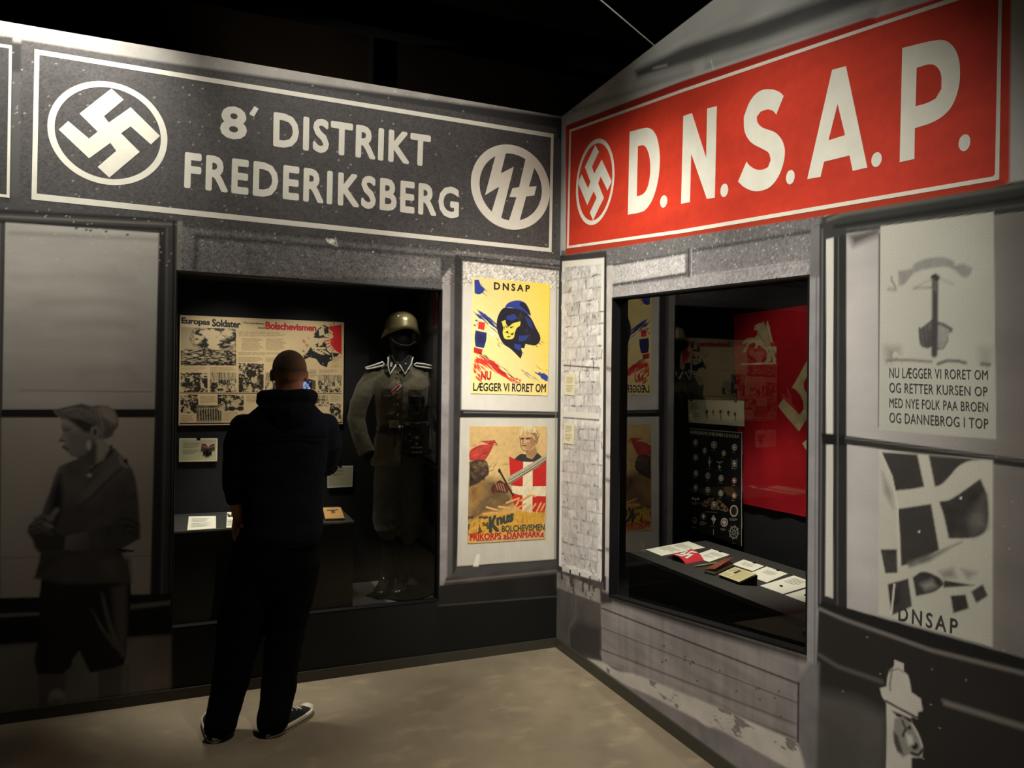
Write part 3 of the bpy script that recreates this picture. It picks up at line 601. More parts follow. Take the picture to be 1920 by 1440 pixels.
while y < 1080:
    x = 1052-(9 if row % 2 else 0); hh = r_.uniform(19, 25)
    while x < 1128:
        w_ = r_.uniform(14, 23); k_ = (y-725)*.0009*7; sl = lambda q: (q-1090)*k_*.14; j = lambda: r_.uniform(-1.3, 1.3)
        xa, xb = max(x+1.2, 1053), min(x+w_-1, 1127)
        if xb-xa > 2:
            g_ = r_.choice((226, 220, 212, 200, 216)); cr.poly([(xa+j(), y+1.8+sl(xa)+j()), (xb+j(), y+1.8+sl(xb)+j()), (xb+j(), y+hh-1.6+sl(xb)+j()), (xa+j(), y+hh-1.6+sl(xa)+j())], (g_, g_-4, g_-9), soft=.007, tex=.22, tscale=34, seed=row*9+int(x))
            for _ in range(2):
                if r_.random() < .42: xs = r_.uniform(xa, xb-4); cr.line([(xs, y+hh+sl(xa)+j()), (xs+r_.uniform(3, 9), y+hh+sl(xb)+j())], r_.uniform(.002, .007), (46, 43, 41), soft=.0045, a=r_.uniform(.5, 1))
            if r_.random() < .30: cr.line([(xb+1+j(), y+r_.uniform(2, 6)), (xb+1+j(), y+hh-r_.uniform(1, 6))], r_.uniform(.003, .010), (62, 58, 55), soft=.006, a=r_.uniform(.4, 1))
        x += w_
    y += hh; row += 1
cr.noise(inner, .26, 34, 26, 70); cr.noise(inner, .7, 46, 40, 72, thr=.71, rgb=(84, 79, 76))
cr.poly([(1055, 795), (1124, 800), (1121, 1076), (1053, 1052)], (150, 144, 140), soft=.02, a=.30)
cr.line([(1057, 685), (1124, 690)], .008, (40, 38, 37), soft=.005); cr.poly([(1056, 771), (1124, 775), (1124, 786), (1056, 781)], (226, 222, 210), soft=.004); cr.line([(1056, 783), (1123, 788)], .006, (36, 34, 33), soft=.005)
# rubble, stained block and planks below
cr.poly([(1044, 1068), (1132, 1092), (1132, 1130), (1044, 1102)], (74, 70, 66), soft=.01, tex=.5, tscale=14, seed=73)
cr.poly(z4([(18, 90), (350, 225), (352, 335), (16, 215)]), (138, 132, 126), soft=.012, tex=.5, tscale=18, seed=74); cr.noise(z4([(18, 80), (350, 215), (352, 335), (16, 215)]), .9, 26, 20, 75, thr=.58, rgb=(60, 56, 54))
plank_px = [(1128, 1105), (1520, 1222), (1520, 1700), (1128, 1300)]
cr.poly(plank_px, (138, 131, 128), soft=.006, tex=.18, tscale=5, seed=76)
cr.poly(z4([(14, 215), (352, 335), (362, 795), (10, 700), (10, 600)]), (86, 80, 76), soft=.01, tex=.35, tscale=6, seed=77); cr.poly(z4([(170, 470), (355, 520), (355, 780), (120, 700), (110, 560)]), (58, 54, 51), soft=.05); cr.line(z4([(165, 260), (165, 440), (110, 520), (115, 640)]), .012, (104, 98, 92), soft=.02, a=.7)
cr.poly(z4([(355, 230), (430, 270), (440, 330), (360, 340)]), (56, 52, 50), soft=.02)
cr.poly(z4([(418, 270), (1234, 520), (2000, 760), (2000, 800), (1234, 580), (425, 320)]), (42, 40, 38), soft=.03)
def pline(y0, w, c, **k): cr.line(z4([(362, y0), (1234, y0+.385*872), (1960, y0+.385*1598)]), w, c, **k)
pline(372, .008, (40, 38, 36), soft=.006); pline(380, .004, (148, 142, 136), soft=.006, a=.5); pline(512, .006, (150, 144, 138), soft=.006, a=.7); pline(520, .005, (62, 58, 56), soft=.006, a=.8)
pline(690, .008, (66, 62, 60), soft=.008, a=.9); pline(720, .03, (150, 142, 136), soft=.02, a=.6); pline(800, .010, (64, 60, 58), soft=.012, a=.6)
for q in range(18): x = r_.uniform(380, 1900); cr.ell(z4([(x, 420+(x-362)*.385+r_.uniform(0, 260))])[0], 1.6, 1.4, (30, 28, 27), soft=.005)
cr.noise(plank_px, .30, 2.5, 22, 78); cr.noise(plank_px, .22, 30, 3, 79)
tor = z4([(250, 760), (380, 790), (470, 850), (620, 880), (860, 975), (1234, 1125), (1700, 1330), (1960, 1440), (1960, 1700), (1500, 1440), (1234, 1290), (1180, 1300), (1100, 1230), (900, 1130), (700, 1030), (560, 970), (420, 880)])
tor_ = curve(WR.uvs(tor), 80)
cr.poly(tor_, (196, 188, 177), raw=True, soft=.014, tex=.25, tscale=9, seed=80)
cr.poly(curve(WR.uvs(z4([(250, 770), (420, 885), (560, 975), (700, 1035), (900, 1135), (1040, 1215), (1180, 1285), (1300, 1335), (1500, 1445), (1960, 1710), (1960, 2200), (1200, 1600)])), 60), (134, 127, 126), raw=True, soft=.014, tex=.4, tscale=7, seed=81)
cr.noise(tor, .8, 14, 34, 82, thr=.64, rgb=(104, 98, 94))
# pilaster to the right of the case
cr.poly([(1517, 505), (1540, 500), (1534, 1300), (1513, 1270)], (150, 148, 148), soft=.006, tex=.2, tscale=16, seed=83)
cr.poly([(1520, 430), (1548, 420), (1548, 520), (1517, 520)], (118, 115, 115), soft=.01, tex=.2, tscale=12, seed=84)
cr.line([(1531, 520), (1527, 1290)], .006, (96, 92, 92), soft=.006, a=.8)
cr.poly([(1537, 420), (1590, 405), (1590, 1160), (1533, 1140)], (46, 45, 44), soft=.006, tex=.3, tscale=9, seed=85)
cr.line([(1542, 430), (1538, 1130)], .01, (110, 107, 106), soft=.006, a=.8)
cr.poly([(1549, 415), (1563, 411), (1562, 815), (1549, 815)], (222, 218, 206), soft=.003); cr.poly([(1549, 834), (1562, 834), (1562, 1122), (1547, 1117)], (214, 208, 196), soft=.003)
cr.poly([(1540, 812), (1590, 816), (1590, 836), (1542, 832)], (24, 23, 22), soft=.005); cr.line([(1572, 412), (1570, 1140)], .006, (104, 102, 100), soft=.005, a=.7)
# top moulding of the large window
cr.poly([(1540, 408), (1575, 395), (2150, 300), (2150, 370), (1592, 438), (1545, 450)], (58, 59, 56), soft=.008, tex=.2, tscale=5, seed=86)
cr.line([(1552, 412), (1580, 402), (2150, 310)], .012, (112, 114, 106), soft=.012, a=.8); cr.line([(1565, 425), (2150, 335)], .012, (30, 31, 29), soft=.012); cr.line([(1588, 430), (2150, 352)], .006, (96, 98, 92), soft=.006, a=.8)
# large window: paper, transom, sill
win1 = [(1587, 438), (2150, 368), (2150, 893), (1587, 818)]; win2 = [(1588, 832), (2150, 905), (2150, 1325), (1588, 1143)]
for wq, sd in ((win1, 87), (win2, 88)): cr.poly(wq, (196, 190, 186), soft=.005, rgb2=(132, 126, 120), g=[(1610, 700), (1900, 700)], tex=.16, tscale=3.2, seed=sd); cr.noise(wq, .18, 1.6, 8, sd+20)
cr.poly([(1588, 440), (1650, 425), (1650, 440), (1600, 462)], (98, 94, 92), soft=.03)
cr.poly([(1585, 817), (2150, 892), (2150, 908), (1585, 833)], (52, 50, 48), soft=.005); cr.line([(1585, 821), (2150, 896)], .004, (108, 106, 102), soft=.004)
cr.line([(1649, 440), (1648, 800)], .006, (70, 68, 66), soft=.006)
cr.poly(z3l([(780, 500), (925, 540), (1920, 822), (2600, 1010), (2600, 1130), (1920, 905), (1400, 775), (920, 605), (870, 585), (770, 540)]), (34, 32, 30), soft=.006)
cr.poly(z3l([(765, 550), (870, 590), (920, 610), (1400, 780), (1920, 912), (2600, 1135), (2600, 2400), (700, 1600), (740, 1200)]), (46, 43, 41), soft=.008, tex=.2, tscale=4, seed=90)
cr.line(z3l([(768, 543), (870, 588), (920, 608), (1400, 778), (1920, 908), (2600, 1130)]), .012, (124, 118, 112), soft=.010)
cr.line(z3l([(762, 800), (870, 868), (1120, 955)]), .012, (104, 98, 92), soft=.014, a=.8)
cr.poly(z3l([(1460, 1055), (1920, 1195), (2600, 1400), (2600, 1440), (1920, 1225), (1470, 1085)]), (128, 121, 114), soft=.014)
cr.poly(z3l([(740, 1000), (1000, 1060), (1150, 1150), (1150, 1700), (700, 1500)]), (92, 88, 84), soft=.06, a=.8, tex=.4, tscale=5, seed=91)
cr.poly(z3l([(655, 940), (690, 890), (712, 850), (768, 850), (752, 1440), (730, 1560), (640, 1280)]), (122, 118, 118), soft=.02, tex=.35, tscale=9, seed=92); cr.line(z3l([(652, 960), (648, 1290)]), .008, (44, 42, 41), soft=.006)
for q in range(26): cr.ell((r_.uniform(1530, 1900), r_.uniform(820, 1430)), .9, .9, (214, 208, 200), a=.8)
# hydrant-like street post
post_ = z6([(225, 968), (266, 985), (267, 1020), (286, 1040), (300, 1110), (340, 1138), (349, 1190), (328, 1197), (326, 1228), (300, 1215), (300, 1235), (330, 1290), (350, 1350), (345, 1395), (300, 1395), (298, 1600), (186, 1600), (190, 1160), (172, 1130), (162, 1092), (190, 1085), (196, 1040), (210, 1008), (222, 1000)])
post = curve(WR.uvs(post_), 50)
cr.poly(post, (206, 200, 188), raw=True, soft=.005, tex=.1, tscale=12, seed=93)
cr.line(z6([(188, 1148), (230, 1172), (325, 1222)]), .008, (70, 66, 62), soft=.006); cr.poly(z6([(215, 1190), (300, 1225), (300, 1245), (235, 1215)]), (36, 34, 32), soft=.008); cr.line(z6([(215, 1010), (205, 1080), (208, 1100)]), .006, (120, 114, 106), soft=.006); cr.line(z6([(200, 1020), (240, 1008), (266, 1022)]), .004, (130, 124, 116), soft=.004)
cr.poly(z6([(225, 1225), (262, 1215), (300, 1250), (330, 1310), (348, 1370), (320, 1395), (290, 1380), (262, 1395), (235, 1360), (220, 1300)]), (150, 144, 136), soft=.008); cr.poly(z6([(222, 1280), (240, 1300), (265, 1380), (240, 1370), (224, 1330)]), (78, 74, 70), soft=.01)
cr.line(z6([(260, 1235), (275, 1270), (262, 1300)]), .008, (66, 62, 58), soft=.006); cr.ell(z6([(315, 1345)])[0], 6, 7, (42, 39, 37), soft=.008); cr.ell(z6([(290, 1265)])[0], 4, 4, (54, 50, 47), soft=.006); cr.line(z6([(300, 1375), (330, 1385), (350, 1360)]), .008, (44, 41, 38), soft=.006); cr.poly(z6([(275, 1290), (300, 1300), (310, 1335), (285, 1340)]), (214, 208, 196), soft=.012)
# ship poster
ship = [(1651, 424), (1863, 397), (1868, 824), (1648, 806)]
cr.poly(ship, (206, 204, 190), soft=.004, rgb2=(190, 188, 174), g=[(1660, 450), (1860, 800)], tex=.05, tscale=4, seed=94)
arc = z5([(340, 420), (420, 405), (440, 375), (530, 340), (620, 335), (680, 360), (690, 385), (740, 375), (795, 405), (775, 450), (735, 455), (690, 415), (640, 395), (560, 400), (480, 415), (430, 440), (380, 500), (345, 510)])
cr.poly(curve(WR.uvs(arc), 80), (158, 155, 147), raw=True, soft=.010); cr.noise(arc, .16, 70, 8, 95)
cr.line(z5([(440, 525), (520, 480), (600, 470), (680, 500)]), .006, (164, 160, 150), soft=.012, a=.7); cr.line(z5([(440, 525), (545, 520)]), .006, (140, 136, 128), soft=.01, a=.8); cr.line(z5([(300, 455), (300, 475), (315, 500), (325, 525)]), .004, (100, 96, 90), soft=.006); cr.line(z5([(283, 530), (325, 535)]), .010, (160, 156, 146), soft=.012)
cr.poly(z5([(468, 760), (480, 770), (555, 712), (580, 712), (580, 740), (665, 768), (672, 795), (650, 800), (648, 850), (620, 900), (575, 905), (575, 930), (560, 935), (552, 880), (520, 895), (485, 885), (470, 840)]), (108, 102, 100), soft=.005, tex=.4, tscale=40, seed=96)
cr.poly(z5([(582, 740), (660, 775), (640, 850), (615, 898), (578, 890)]), (160, 154, 147), soft=.006, tex=.3, tscale=30, seed=97); cr.line(z5([(575, 735), (620, 748), (668, 778)]), .008, (98, 94, 90), soft=.006)
cr.line(z5([(567, 470), (567, 560), (566, 720), (563, 930)]), .020, (78, 74, 74), soft=.008); cr.line(z5([(552, 455), (570, 448), (585, 460), (568, 475)]), .012, (66, 62, 62), soft=.006); cr.line(z5([(558, 480), (580, 500), (556, 520), (578, 545)]), .008, (110, 106, 104), soft=.006)
for pts in ([(470, 775), (480, 870)], [(495, 770), (510, 880)], [(520, 760), (530, 885)], [(540, 790), (545, 880)]): cr.line(z5(pts), .006, (74, 70, 68), soft=.006, a=.8)
cr.line(z5([(275, 970), (340, 965), (440, 968), (480, 972), (545, 976)]), .008, (120, 116, 108), soft=.008, a=.9); cr.line(z5([(585, 990), (640, 970), (710, 972), (755, 985)]), .008, (96, 92, 88), soft=.008); cr.line(z5([(855, 990), (900, 995)]), .010, (110, 106, 100), soft=.008)
cr.noise(z5([(265, 890), (345, 890), (345, 985), (275, 975)]), .8, 40, 30, 98, thr=.45, rgb=(130, 126, 118), soft=.04); cr.noise(z5([(845, 895), (910, 900), (900, 1000), (850, 980)]), .6, 40, 30, 99, thr=.42, rgb=(136, 132, 124), soft=.04)
# flag poster
flagp = [(1648, 844), (1862, 863), (1861, 1213), (1647, 1152)]
cr.poly(flagp, (204, 200, 184), soft=.004, tex=.06, tscale=5, seed=100)
dk = (66, 62, 60)
for pl, tx_ in (([(170, 65), (325, 75), (355, 215), (300, 225), (230, 232), (205, 150)], .15), ([(375, 78), (600, 98), (545, 105), (500, 130), (470, 165), (430, 205), (402, 215)], .2), ([(240, 312), (385, 290), (420, 490), (330, 540), (255, 560), (250, 430)], .15), ([(420, 280), (470, 270), (600, 180), (630, 262), (626, 400), (570, 436), (462, 440), (440, 340)], .5), ([(165, 488), (236, 488), (238, 590), (186, 592)], .6), ([(196, 640), (285, 615), (302, 735), (250, 760), (212, 775)], .6), ([(305, 610), (350, 585), (420, 610), (442, 640), (400, 672), (320, 692)], .8), ([(440, 622), (575, 645), (440, 655)], .3), ([(470, 690), (535, 685), (550, 745), (482, 766)], .6), ([(560, 672), (610, 640), (632, 690), (582, 722)], .8)):
    cr.poly(curve(WR.uvs(z6(pl)), 55), dk, raw=True, soft=.006, tex=tx_, tscale=22, seed=101)
cr.poly(z6([(280, 545), (420, 495), (520, 455), (470, 480), (380, 540), (290, 568)]), (120, 116, 108), soft=.012, tex=.6, tscale=30, seed=102); cr.poly(z6([(172, 150), (215, 240), (220, 310), (180, 240)]), (160, 156, 146), soft=.02); cr.poly(z6([(540, 350), (620, 250), (630, 390), (570, 430)]), (104, 100, 94), soft=.03, tex=.7, tscale=26, seed=103); cr.poly(z6([(340, 640), (390, 620), (410, 650), (360, 665)]), (150, 146, 136), soft=.02)
cr.line(z6([(163, 60), (215, 170), (240, 300), (246, 560)]), .004, (222, 218, 204), soft=.004); cr.poly(z6([(420, 585), (480, 570), (495, 610), (440, 615)]), (150, 146, 136), soft=.02); cr.poly(z6([(520, 575), (580, 590), (545, 615)]), (150, 146, 136), soft=.02)
cr.line(z6([(225, 640), (212, 770)]), .006, (226, 222, 208), soft=.004); cr.ell(z6([(333, 411)])[0], 2, 2, (240, 236, 226)); cr.ell(z6([(515, 265)])[0], 2, 2.5, (236, 232, 222))
# ---- red sign: outline, tone
red_px = [(1061, 236), (1280, 152), (1630, 34), (1640, 34), (1800, -16), (1896, -42), (1893, 340), (1860, 352), (1560, 402), (1280, 444), (1061, 478)]
cr.poly(red_px, (214, 58, 32), soft=.004, rgb2=(206, 62, 44), g=[(1080, 350), (1880, 200)], tex=.10, tscale=5, seed=104)
cr.noise(red_px, .16, 1.5, 14, 105); cr.noise(red_px, .12, 40, 40, 106)
cr.poly([(1061, 236), (1280, 152), (1630, 34), (1640, 34), (1640, 44), (1280, 165), (1068, 243)], (164, 40, 26), soft=.006); cr.poly([(1061, 464), (1280, 432), (1870, 335), (1890, 345), (1560, 402), (1280, 444), (1061, 478)], (176, 58, 34), soft=.006)
cr.noise(allR, .08, 3, 3, 107, raw=True)
mk_open = cr.mask(OPEN_R, raw=True); cr.snap(OPEN_R)
mk_red, mk_brick, mk_ship, mk_flag, mk_post = cr.mask(red_px), cr.mask(brick_px), cr.mask(ship), cr.mask(flagp), cr.mask(post, raw=True)
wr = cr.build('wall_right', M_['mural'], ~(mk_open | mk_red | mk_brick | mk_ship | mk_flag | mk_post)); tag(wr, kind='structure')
MB().prism(WR, [[(0, 0), (4.8, 0), (4.8, WALL_H), (0, WALL_H)], OPEN_R], -.06, -.004).box((-.0, -4.8, 0), (.0005, -3.4, WALL_H)).build('wall_core', M_['wallcore'], wr)
tag(cr.build('printed_post', M_['mural'], mk_post), 'pale monochrome printed street post with a cap and spout at the lower right', 'mural figure')
br = cr.build('brick_mural', M_['mural'], mk_brick); tag(br, 'tall narrow printed panel of pale brickwork in a white frame beside the wall corner', 'mural panel')
sh = thing('printed_poster', WR.p3(2.5, 1.6), 'monochrome poster of a longship seen bow-on above four lines of lettering', 'poster')
cr.build('sheet', M_['mural'], mk_ship, sh)
lettering(sh, M_['inkgrey'], WR, [(z5(q_), s_, .006, 1.06) for s_, q_ in (('NU LÆGGER VI RORET OM', [(288, 1010), (892, 1028), (892, 1088), (288, 1076)]), ('OG RETTER KURSEN OP', [(288, 1103), (890, 1130), (890, 1190), (288, 1166)]), ('MED NYE FOLK PAA BROEN', [(288, 1198), (893, 1226), (893, 1286), (288, 1258)]), ('OG DANNEBROG I TOP', [(288, 1286), (895, 1326), (895, 1390), (288, 1350)]))])
fl = thing('printed_poster', WR.p3(2.5, .9), 'monochrome poster of a waving cross flag lettered DNSAP below the longship poster', 'poster')
cr.build('sheet', M_['mural'], mk_flag, fl); t = MB(); text_into(t, WR, z6([(245, 733), (503, 792), (500, 860), (243, 797)]), 'DNSAP', .012, 1.35); t.build('lettering', M_['inkgrey'], fl)

rs = thing('shop_sign', WR.p3(1.2, 2.6), 'long red sign with large white DNSAP letters above the right display case', 'sign')
cr.build('sign_panel', M_['mural'], mk_red, rs)
bd = MB(); frame(bd, WR, [(1068, 243.5), (1280, 167), (1640, 45), (1880, -36), (1874, 336), (1870, 338), (1280, 437), (1063, 466)], [(1071, 247), (1280, 173), (1640, 52), (1873, -24), (1866, 327), (1862, 331), (1280, 430), (1066.5, 461)])
bd.build('border', M_['white'], rs)
em = MB(); K5 = 5.144; c0, a0, b0 = (289, 725), (185, -60), (12, -413)
em.prism(WR, [WR.uvs(zn(ring_pts(c0, a0, b0, 64))), WR.uvs(zn(ring_pts(c0, a0, b0, 64, .895)))], 0, .0012)
em.prism(WR, [WR.uvs(zn([(290, 370), (325, 435), (257, 580), (278, 650), (352, 510), (448, 722), (408, 808), (342, 672), (318, 740), (372, 882), (268, 1097), (238, 1022), (303, 880), (275, 815), (213, 950), (123, 732), (158, 655), (220, 790), (243, 725), (190, 582)]))], 0, .0012)
em.build('emblem', M_['white'], rs)
def letter(name, *loops): MB().prism(WR, [curve(WR.uvs(l)) for l in loops], 0, .0013).build(name, M_['white'], rs)
letter('letter', zn([(622, 242), (770, 205), (810, 208), (850, 235), (885, 300), (908, 420), (912, 540), (900, 680), (875, 800), (840, 900), (800, 965), (760, 1005), (700, 1025), (605, 1042)]), zn([(700, 382), (750, 372), (785, 400), (812, 480), (822, 580), (815, 690), (790, 790), (755, 840), (720, 858), (690, 865)]))
letter('letter', zn([(1140, 90), (1222, 62), (1360, 495), (1370, 18), (1463, -5), (1443, 878), (1367, 890), (1215, 450), (1203, 920), (1118, 937)]))
letter('letter', z3([(570, 540), (540, 515), (490, 502), (430, 515), (380, 570), (345, 660), (350, 740), (385, 800), (450, 838), (485, 860), (497, 900), (482, 940), (450, 955), (410, 952), (375, 930), (360, 910), (313, 1022), (350, 1055), (410, 1076), (480, 1060), (530, 1010), (565, 930), (576, 850), (560, 790), (520, 745), (450, 718), (422, 690), (417, 660), (440, 628), (480, 616), (510, 625), (528, 645)]))
letter('letter', z3([(842, 393), (920, 372), (1040, 943), (958, 962), (940, 875), (797, 910), (777, 995), (702, 1008)]), z3([(873, 585), (915, 760), (822, 790)]))
letter('letter', z3([(1237, 270), (1440, 225), (1500, 240), (1545, 300), (1562, 400), (1548, 520), (1500, 620), (1420, 682), (1308, 722), (1305, 895), (1222, 913)]), z3([(1318, 382), (1390, 362), (1430, 375), (1455, 420), (1457, 500), (1425, 555), (1380, 578), (1312, 598)]))
for c, a, b in ((zn([(950, 915)])[0], 6.6, 11.4), (zn([(1535, 808)])[0], 7.2, 12.4), (z3([(607, 997)])[0], 8, 13.3), (z3([(1092, 898)])[0], 9.7, 13.6), (z3([(1587, 803)])[0], 11, 15.6)):
    letter('full_stop', ring_pts(c, (a, -a*.25), (0, b), 28))
# ================================================================== colour posters on the left wall
def poster(px, res, base, label, paint, off=.004):
    q = WL.uvs(px); root = thing('poster', WL.p3(*q[3]), label, 'poster')   # px = TL TR BR BL
    u0_, v0_ = min(p[0] for p in q), min(p[1] for p in q); u1_, v1_ = max(p[0] for p in q), max(p[1] for p in q)
    c = Canvas(WL, u0_, u1_, v0_, v1_, res, base); paint(c, root); return c, root, q
zp = zoomed(860, 480, 4.8)
p1px = zp([(124, 192), (822, 252), (800, 1258), (108, 1238)])
def paint1(c, root):
    whole = p1px; c.rounded = True
    c.poly(whole, (250, 222, 150), soft=.004, rgb2=(250, 214, 60), g=[zp([(420, 700)])[0], zp([(800, 540)])[0]]); c.poly(zp([(124, 192), (822, 252), (800, 700), (420, 520), (120, 480)]), (250, 226, 140), a=.35, soft=.06)
    blue, dark, red = (44, 66, 150), (34, 32, 44), (222, 52, 40)
    def strokes(p, q, n, l, wd, col, seed, ang=.62):
        r = random.Random(seed)
        for k in range(n):
            t = r.random(); x, y = p[0]*(1-t)+q[0]*t+r.uniform(-26, 26), p[1]*(1-t)+q[1]*t+r.uniform(-26, 26); d = l*r.uniform(.4, 1)
            hw = wd*r.uniform(.5, 1.3)/.00138; ca, sa = math.cos(ang), math.sin(ang); k1, k2 = r.uniform(.2, .5), r.uniform(.5, .8)
            c.poly(zp([(x, y), (x+d*k1*ca+sa*hw, y+d*k1*sa-ca*hw), (x+d*k2*ca+sa*hw*.6, y+d*k2*sa-ca*hw*.6), (x+d*ca, y+d*sa), (x+d*k1*ca-sa*hw*.8, y+d*k1*sa+ca*hw*.8)]), col, soft=.002)
    c.poly(zp([(140, 215), (180, 215), (205, 280), (235, 300), (215, 330), (180, 345), (142, 335)]), blue); strokes((150, 230), (200, 330), 9, 90, .006, blue, 1); strokes((140, 260), (210, 330), 3, 80, .004, dark, 2)
    strokes((140, 480), (340, 620), 26, 170, .010, blue, 3, .7); strokes((140, 470), (350, 700), 12, 150, .006, dark, 4, .75); strokes((150, 560), (340, 700), 9, 120, .007, (240, 236, 226), 5, .7); strokes((130, 560), (140, 620), 3, 50, .010, blue, 6, .4)
    # hooded figure
    c.poly(zp([(410, 470), (435, 430), (490, 405), (550, 402), (600, 425), (625, 470), (650, 540), (560, 500), (470, 465)]), blue)
    c.poly(zp([(600, 430), (628, 470), (648, 530), (600, 490), (545, 440), (560, 415)]), dark)
    c.poly(zp([(380, 490), (410, 468), (540, 480), (600, 510), (650, 560), (690, 640), (735, 740), (700, 800), (640, 800), (600, 792), (590, 830), (560, 830), (570, 880), (555, 925), (470, 840), (400, 790), (355, 700), (340, 620), (350, 550)]), dark)
    c.poly(zp([(430, 540), (500, 520), (530, 560), (480, 585), (430, 570)]), (46, 62, 130)); c.poly(zp([(540, 720), (640, 710), (600, 760), (540, 770)]), (46, 62, 130), soft=.006); c.poly(zp([(500, 790), (560, 800), (550, 850), (500, 830)]), blue, soft=.004); c.poly(zp([(600, 540), (650, 580), (670, 660), (620, 620)]), (46, 58, 116), soft=.006)
    strokes((540, 480), (650, 760), 16, 70, .0025, (90, 78, 66), 7, 1.57)
    yl = (240, 220, 90)
    c.poly(zp([(385, 590), (420, 575), (425, 610), (445, 640), (490, 605), (555, 588), (550, 625), (520, 650), (505, 690), (490, 740), (440, 750), (410, 740), (395, 690), (400, 650)]), yl)
    for q in ([(415, 620), (440, 640), (432, 652)], [(455, 640), (500, 632), (470, 652)], [(410, 690), (440, 672), (450, 700), (425, 690)], [(460, 700), (500, 690), (480, 716)], [(425, 725), (470, 720), (450, 735)], [(400, 640), (412, 630), (410, 665)]): c.poly(zp(q), dark)
    strokes((700, 780), (730, 800), 4, 60, .006, dark, 8, .5); strokes((470, 800), (540, 880), 8, 90, .007, dark, 9, .8); strokes((330, 740), (380, 790), 4, 60, .004, dark, 10, .9)
    # raised fist and sleeve
    c.poly(zp([(178, 590), (238, 600), (228, 668), (172, 655)]), red); c.poly(zp([(150, 670), (250, 690), (246, 760), (225, 830), (150, 815), (142, 740)]), (36, 48, 110)); c.poly(zp([(165, 700), (235, 715), (225, 790), (165, 780)]), dark, a=.6, soft=.008)
    c.poly(zp([(135, 820), (215, 840), (205, 890), (135, 870)]), (190, 40, 36)); strokes((135, 900), (150, 1080), 16, 90, .012, (206, 60, 44), 21, .95); strokes((150, 880), (330, 1010), 20, 170, .014, red, 22, .66); strokes((135, 880), (230, 980), 14, 120, .010, red, 11, .7); strokes((230, 930), (430, 1090), 22, 140, .012, red, 12, .68); strokes((130, 960), (200, 1080), 10, 60, .009, (230, 90, 50), 13, .9); strokes((140, 850), (480, 1090), 22, 150, .004, dark, 14, .66); strokes((470, 1080), (540, 1120), 6, 60, .010, red, 15, .5)
    strokes((540, 1000), (660, 1110), 8, 110, .005, (70, 90, 120), 16, .7); strokes((690, 1040), (780, 1100), 16, 90, .012, blue, 17, .55); strokes((660, 980), (760, 1040), 5, 100, .003, (150, 130, 100), 18, .5)
    c.poly(zp([(720, 1060), (795, 1070), (790, 1130), (740, 1100)]), blue, soft=.004)
    c.noise(whole, .06, 120, 60, 19)
c, root, q = poster(p1px, .0016, (246, 220, 150), 'yellow poster of a hooded figure, upper of the two colour posters', paint1)
c.build('sheet', M_['print'], c.mask(p1px), root, off=.003, thick=.002)
lettering(root, M_['ink'], WL, [(zp([(315, 235), (640, 262), (638, 326), (315, 304)]), 'DNSAP', .035, 1.45), (zp([(130, 1140), (785, 1150), (782, 1228), (128, 1215)]), 'LÆGGER VI RORET OM', .025, 1.0)], .0036)
lettering(root, M_['inkred'], WL, [(zp([(200, 1035), (292, 1035), (290, 1118), (198, 1118)]), 'NU', .05, 1.0)], .0036, 'red lettering')

